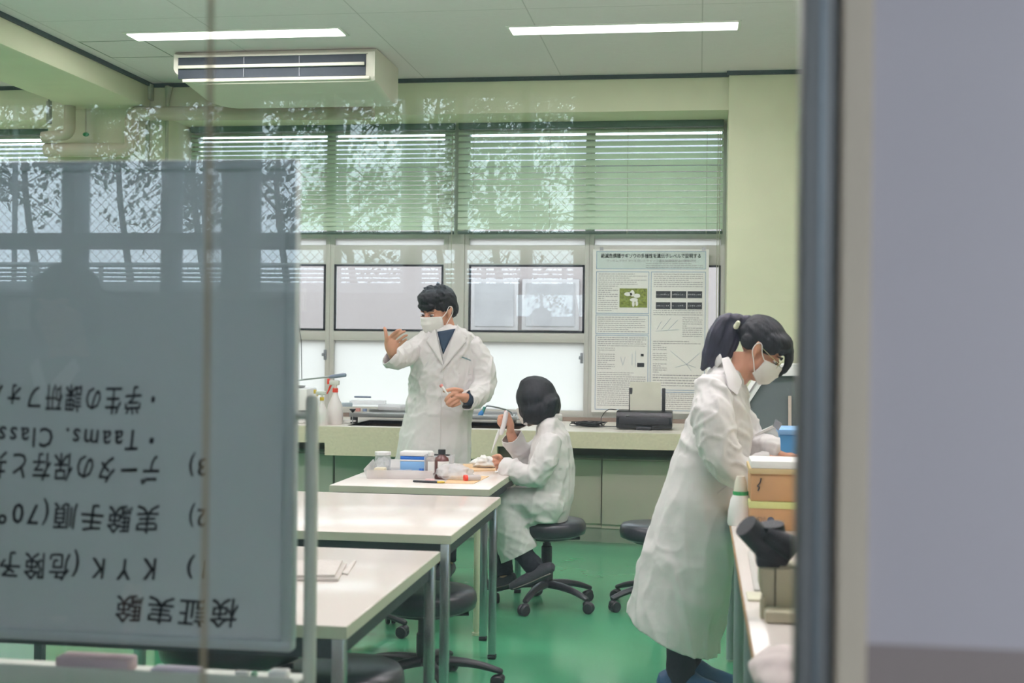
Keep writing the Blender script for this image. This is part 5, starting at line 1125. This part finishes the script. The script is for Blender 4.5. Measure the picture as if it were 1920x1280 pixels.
b.tube([T(-.01, .102, .008), T(.01, .102, .008)], .0012, 5); b.done('glasses', M('pale_metal_frame', 'cfc9a0', .3, .6), w3)
b = B()
P, R = seg_row([(1350, 1392, 688, .08, YR), (1330, 1400, 705, .12, YR), (1310, 1404, 730, .165), (1296, 1406, 765, .18), (1283, 1410, 805, .18), (1268, 1406, 850, .175), (1252, 1398, 900, .175), (1236, 1390, 950, .185), (1218, 1382, 1010, .19), (1198, 1373, 1070, .2), (1182, 1362, 1125, .21), (1166, 1352, 1180, .22), (1158, 1346, 1240, .225)], YR)
b.tube(P, R, 34, side=(1, 0, 0), smooth=4)
SLV = [B(), B()]; SLV[0].tube(chain([(1336, 732, YR - .12), (1338, 775, YR - .19), (1345, 820, YR - .215), (1362, 868, YR - .215), (1392, 886, YR - .19), (1415, 879, YR - .16), (1446, 864, YR - .12)]), [.07, .08, .076, .075, .065, .055, .045], 20, smooth=4, rnd=True)
SLV[1].tube(chain([(1350, 740, YR + .12), (1385, 790, YR + .17), (1405, 835, YR + .16), (1435, 842, YR + .12), (1466, 850, YR + .05)]), [.07, .075, .065, .06, .045], 18, smooth=4)
coat3 = cloth(b, .0085, 'lab_coat', white_coat, w3,
    [(wrinkle((-.25, 0, 1), .026, .7, 22, iso=.12, al=.93), lambda c: max(.15, min(1, (1.15 - c.z) / .6))), (wrinkle((.6, .2, -.5), .014, 1.1, 31, iso=.25), lambda c: 1 if c.z > .95 else .15)],
    cuts=[(PY(1300, 1203, YR), (V((-.45, .1, -1))).normalized(), None)])
sfold = [(wrinkle((.6, .2, -.5), .016, 1.1, 31), one)]
cloth(SLV[0], .008, 'coat_sleeve', white_coat, w3, sfold, cuts=[(PY(1443, 864, YR - .12), V((1, 0, .1)).normalized(), None)])
cloth(SLV[1], .008, 'coat_sleeve', white_coat, w3, sfold, cuts=[(PY(1463, 850, YR + .05), V((1, 0, 0)), None)])
def side3(px, py, d=0): return PY(px, py, YR - .12 - d)
b = B(); b.prism([PY(1352, 672, YR - .085), PY(1366, 668, YR - .08), PY(1392, 715, YR - .12), PY(1383, 742, YR - .15), PY(1366, 728, YR - .16)], (0, -.006, 0)); bmesh.ops.bevel(b.bm, geom=b.bm.edges[:], offset=.0025, segments=3, affect='EDGES'); b.done('coat_collar', white_coat, w3, ang=75)
b = B(); b.tube([PY(1351, 672, YR - .06), PY(1342, 682, YR), PY(1348, 680, YR + .08)], [(.02, .006)] * 3, 12, side=(0, 0, 1), smooth=4, rnd=True); b.done('collar_roll', white_coat, w3)
b = B(); wsurf = surf([coat3]); b.tube([wsurf(1345, 925, .001), wsurf(1362, 912, .001), wsurf(1366, 900, .001)], .0022, 6); b.done('pocket_opening', M('coat_seam', 'cfcaca', .9), w3)
b = B()
for L in (((1300, 1120, YR - .08), (1280, 1200, YR - .08), (1276, 1250, YR - .08), (1272, 1284, YR - .08)), ((1305, 1120, YR + .09), (1296, 1190, YR + .09), (1291, 1268, YR + .09))): b.tube(chain(L), [.07] + [.058] * (len(L) - 2) + [.045], 16, smooth=4)
cloth(b, .008, 'leggings', black_cloth, w3, [(wrinkle((0, 0, 1), .004, 1.5, 4), one)])
for (px, Y_) in ((1272, YR - .08), (1290, YR + .09)):
    q = PY(px, 1280, Y_); b = B(); b.tube([V((q.x - .05, Y_, .06)), V((q.x + .02, Y_, .065)), V((q.x + .1, Y_, .045)), V((q.x + .17, Y_, .035))], [(.034, .055), (.042, .062), (.045, .042), (.036, .03)], 16, side=(0, 1, 0), smooth=4, rnd=True)
    for v in b.bm.verts: v.co.z = max(v.co.z, .002)
    b.done('shoe', M('blue_slipper', '2f5c8c', .5), w3)

# ---------------------------------------------------------------- the person in the corridor, mirrored in the glass
YV = 3.45; YP = 2 * G - YV
def VM(px, py, d=0): p = PY(px, py, YV + d); return V((p.x, 2 * G - p.y, p.z))
hc4 = VM(121, 578); HR4 = Matrix(((1, 0, 0), (0, 1, 0), (0, 0, 1))).copy(); HR4 = Matrix((V((-1, 0, 0)), V((0, 1, 0)), V((0, 0, 1)))).transposed()
bs = V((hc4.x, YP, 0)); b = B(); head_prims(b, hc4, HR4, .98)
b.tube([hc4 + V((0, -.02, -.05)), hc4 + V((0, -.03, -.16))], [.052, .058], 16)
b.tube([hc4 + V((0, -.03, z)) for z in (-.16, -.22, -.4, -.65, -.8)], [(.07, .06), (.16, .08), (.16, .1), (.13, .1), (.15, .11)], 22, side=(1, 0, 0), smooth=3, rnd=True)
for k in (-1, 1):
    b.tube([hc4 + V((.19 * k, -.03, -.25)), hc4 + V((.24 * k, -.03, -.5)), hc4 + V((.23 * k, .02, -.75)), ], [.045, .038, .026], 14, smooth=4)
    w0 = hc4 + V((.23 * k, .03, -.78)); hand_prims(b, [w0, w0 + V((0, .005, -.05)), w0 + V((0, .01, -.09))], [(.018, .024), (.016, .036), (.014, .038)], [([w0 + V((0, .03, -.03)), w0 + V((0, .055, -.06)), w0 + V((0, .06, -.085))], .0095)] + [([w0 + V((0, -.02 + .019 * i, -.085)), w0 + V((-.006 * k, -.02 + .02 * i, -.125)), w0 + V((-.02 * k, -.02 + .02 * i, -.155 - .01 * (i in (1, 2))))], .0085) for i in range(4)])
    b.tube([hc4 + V((.08 * k, -.03, -.78)), V((hc4.x + .09 * k, YP - .02, .45)), V((hc4.x + .09 * k, YP - .02, .08))], [.085, .058, .04], 14, smooth=4, rnd=True)
bm = remesh(b, .0055, 3); w4 = finish(bm, 'person', skin_m, None); w4.data.transform(Matrix.Translation(-bs)); w4.location = bs; WL[w4.name] = bs
tag(w4, 'dark-haired person in a dark jacket and pale collar, mirrored faintly in the glass at left', 'person')
face_parts(hc4, HR4, w4, .98)
T = lambda a, b_, d: hc4 + HR4 @ (V((a, b_, d)) * .98)
b = B(); b.ell(T(0, -.02, .045), (.09, .105, .09), HR4); b.ell(T(0, -.06, -.03), (.075, .06, .09), HR4); b.ell(T(0, .06, .07), (.07, .04, .035), HR4)
for k in (-1, 1): b.tube([T(.078 * k, 0, .04), T(.084 * k, -.005, -.04), T(.075 * k, -.01, -.1)], [.025, .028, .012], 12, rnd=True)
hairfin(b, 'hair', w4, amp=.004)
b = B(); b.tube([hc4 + V((0, -.03, z)) for z in (-.135, -.165, -.21, -.4, -.65, -.86)], [(.07, .06), (.12, .075), (.19, .1), (.185, .125), (.155, .125), (.18, .135)], 26, side=(1, 0, 0), smooth=4)
for k in (-1, 1): b.tube([hc4 + V((.175 * k, -.03, -.22)), hc4 + V((.24 * k, -.03, -.5)), hc4 + V((.235 * k, .02, -.78))], [.06, .054, .042], 16, smooth=4)
cloth(b, .009, 'jacket', black_cloth, w4, [(wrinkle((0, 0, 1), .01, 1, 2), one)])
for k in (-1, 1):
    b = B(); z_ = .098; b.prism([hc4 + V((.012 * k, z_, -.29)), hc4 + V((.004 * k, z_ - .002, -.22)), hc4 + V((.055 * k, z_ - .05, -.14)), hc4 + V((.075 * k, z_ - .045, -.17))], (0, .006, 0)); b.done('shirt_collar', paper_m, w4)
b = B()
for k in (-1, 1): b.tube([hc4 + V((.085 * k, -.03, -.76)), V((hc4.x + .09 * k, YP - .02, .45)), V((hc4.x + .09 * k, YP - .02, .09))], [.1, .075, .06], 16, smooth=4)
cloth(b, .01, 'trousers', black_cloth, w4, [(wrinkle((0, 0, 1), .01, 1, 2), one)])
for k in (-1, 1):
    x = hc4.x + .09 * k; b = B(); b.tube([V((x, YP - .07, .05)), V((x, YP, .06)), V((x, YP + .1, .04)), V((x, YP + .17, .032))], [(.04, .045), (.044, .055), (.045, .036), (.036, .028)], 14, side=(1, 0, 0), smooth=3, rnd=True)
    for v in b.bm.verts: v.co.z = max(v.co.z, .002)
    b.done('shoe', plast_m, w4)
# ================================================================== outdoors behind the camera, mirrored in the glass
YFN = -7.2
def VR(px, py, Yr): p = PY(px, py, 2 * G - Yr); return V((p.x, Yr, p.z))
t = thing('chain_link_fence', 'wire mesh fence outside the corridor windows, mirrored in the glass', 'fence', (-2, YFN, -.1))
x0 = RX(-60, YFN); x1 = RX(1120, YFN); z0 = VR(500, 560, YFN).z; z1 = VR(500, 150, YFN).z
b = B(); st = .075; hgt = z1 - z0; k = x0 - hgt
while k < x1:
    for s_ in (1, -1):
        a = k; c = k + hgt
        xa, xb = (a, c); za_, zb_ = (z0, z1) if s_ == 1 else (z1, z0)
        if xb > x0 and xa < x1:
            if xa < x0: f_ = (x0 - xa) / hgt; za_ = za_ + (zb_ - za_) * f_; xa = x0
            if xb > x1: f_ = (xb - x1) / (xb - xa); zb_ = zb_ - (zb_ - za_) * f_; xb = x1
            b.tube([(xa, YFN, za_), (xb, YFN, zb_)], 0.0019, 4)
    k += st
b.done('wire_mesh', M('grey_wire', '6a6f72', .5, .3), t)
b = B(); b.tube([(x0, YFN, z1), (x1, YFN, z1)], .02, 8); b.done('top_rail', M('grey_wire', '6a6f72', .5, .3), t)
x = x0 + .4
while x < x1: B().tube([(x, YFN, -.1), (x, YFN, z1)], .022, 8).done('fence_post', M('grey_wire', '6a6f72', .5, .3), t); x += 1.6
YG = -4.6
t = thing('guard_rail', 'low metal guard rail outside the corridor windows, mirrored in the glass', 'railing', (-2, YG, -.1)); x0 = RX(-80, YG); x1 = RX(1150, YG)
b = B()
for py in (497, 508, 516, 524, 532): z = VR(500, py, YG).z; b.tube([(x0, YG, z), (x1, YG, z)], .008 if py != 497 else .014, 8)
b.done('rails', M('grey_rail', '8a8f90', .5, .2), t)
x = x0
while x < x1: B().tube([(x, YG, -.1), (x, YG, VR(500, 497, YG).z)], .014, 8).done('rail_post', M('grey_rail', '8a8f90', .5, .2), t); x += .45
b = bx((-16, -3.9, -.1), (12, -3.7, VR(500, 533, -3.8).z)); o = b.done('parapet', M('parapet_concrete', '8b8d8c', .8, var=.1), at=(0, -3.8, -.1)); tag(o, 'concrete parapet below the guard rail outside the corridor', 'wall')
leaf_m = M('dark_leaves', '3c4a3a', .7, var=.3, vscale=9, trans=.25); bark_m = M('bark', '3e3a37', .9, var=.2, vscale=20, bump=.6)
def tree(px, Yr, label, top, crown, nl, seed, twiggy=False):
    r_ = random.Random(seed); base = V((RX(px, Yr), Yr, -.1)); t = thing('garden_tree', label, 'tree', base, 'trees outside the corridor')
    ht = VR(px, top, Yr).z; b = B(); b.tube([base, base + V((.1, 0, ht * .35)), base + V((-.05, .1, ht * .7)), base + V((.1, 0, ht))], [.055, .045, .03, .01], 10, smooth=4)
    tips = []
    for k in range(24 if twiggy else 16):
        h = ht * (.5 + .49 * r_.random() ** .6); a = r_.uniform(0, 2 * pi); L = crown * r_.uniform(.5, 1) * (1.25 - .6 * h / ht); p = base + V((0, 0, h)); q = p + V((cos(a) * L, sin(a) * L * .6, L * r_.uniform(-.15, .5)))
        m_ = (p + q) / 2 + V((r_.uniform(-.1, .1), 0, r_.uniform(-.05, .2))); b.tube([p, m_, q], [.022, .012, .004], 5)
        for j in range(6):
            u = r_.uniform(.3, 1); s_ = p.lerp(q, u); e_ = s_ + V((r_.uniform(-.5, .5), r_.uniform(-.3, .3), r_.uniform(-.35, .4))); b.tube([s_, e_], [.009, .003], 4); tips.append(e_); tips.append(s_)
            for i in range(3 if twiggy else 1): e2 = e_ + V((r_.uniform(-.3, .3), r_.uniform(-.2, .2), r_.uniform(-.25, .3))); b.tube([e_, e2], [.005, .002], 3); tips.append(e2)
    b.done('trunk', bark_m, t)
    vs_ = []; fs = []
    for k in range(nl):
        c = r_.choice(tips) + V((r_.gauss(0, .07), r_.gauss(0, .07), r_.gauss(0, .09))); s_ = r_.uniform(.025, .06)
        u = V((r_.gauss(0, 1), r_.gauss(0, 1), r_.gauss(0, 1))).normalized(); v = u.orthogonal().normalized(); w_ = u.cross(v) * .5; i = len(vs_)
        vs_ += [c - v * s_, c + w_ * s_, c + v * s_, c - w_ * s_]; fs.append((i, i + 1, i + 2, i + 3))
    b = B(); b.raw(vs_, fs); o = b.done('foliage', leaf_m, t, False)
for a in ((-120, -11, 'dense dark tree at the far left of the mirrored row', 20, 1.6, 3000, 1), (60, -10.5, 'dark tree mirrored over the left of the whiteboard', 40, 1.3, 2300, 2), (235, -11.5, 'leafy tree mirrored over the whiteboard middle', 60, 1.3, 2100, 3), (375, -10.5, 'tree mirrored beside the broad corridor pillar', 60, 1.2, 2300, 4),
          (530, -12, 'bare twiggy tree mirrored at the whiteboard edge', 100, 1.6, 900, 5, True), (655, -11, 'dark tree mirrored over the blinds, left', 90, 1.2, 2300, 6), (820, -12.5, 'twiggy tree mirrored over the middle of the blinds', 60, 1.4, 1100, 7, True), (930, -10.5, 'dark tree mirrored above the seated person', 100, 1.1, 2300, 8), (1090, -13, 'thin tree mirrored at the right of the row', 120, 1.4, 2300, 9, True)): tree(*a)
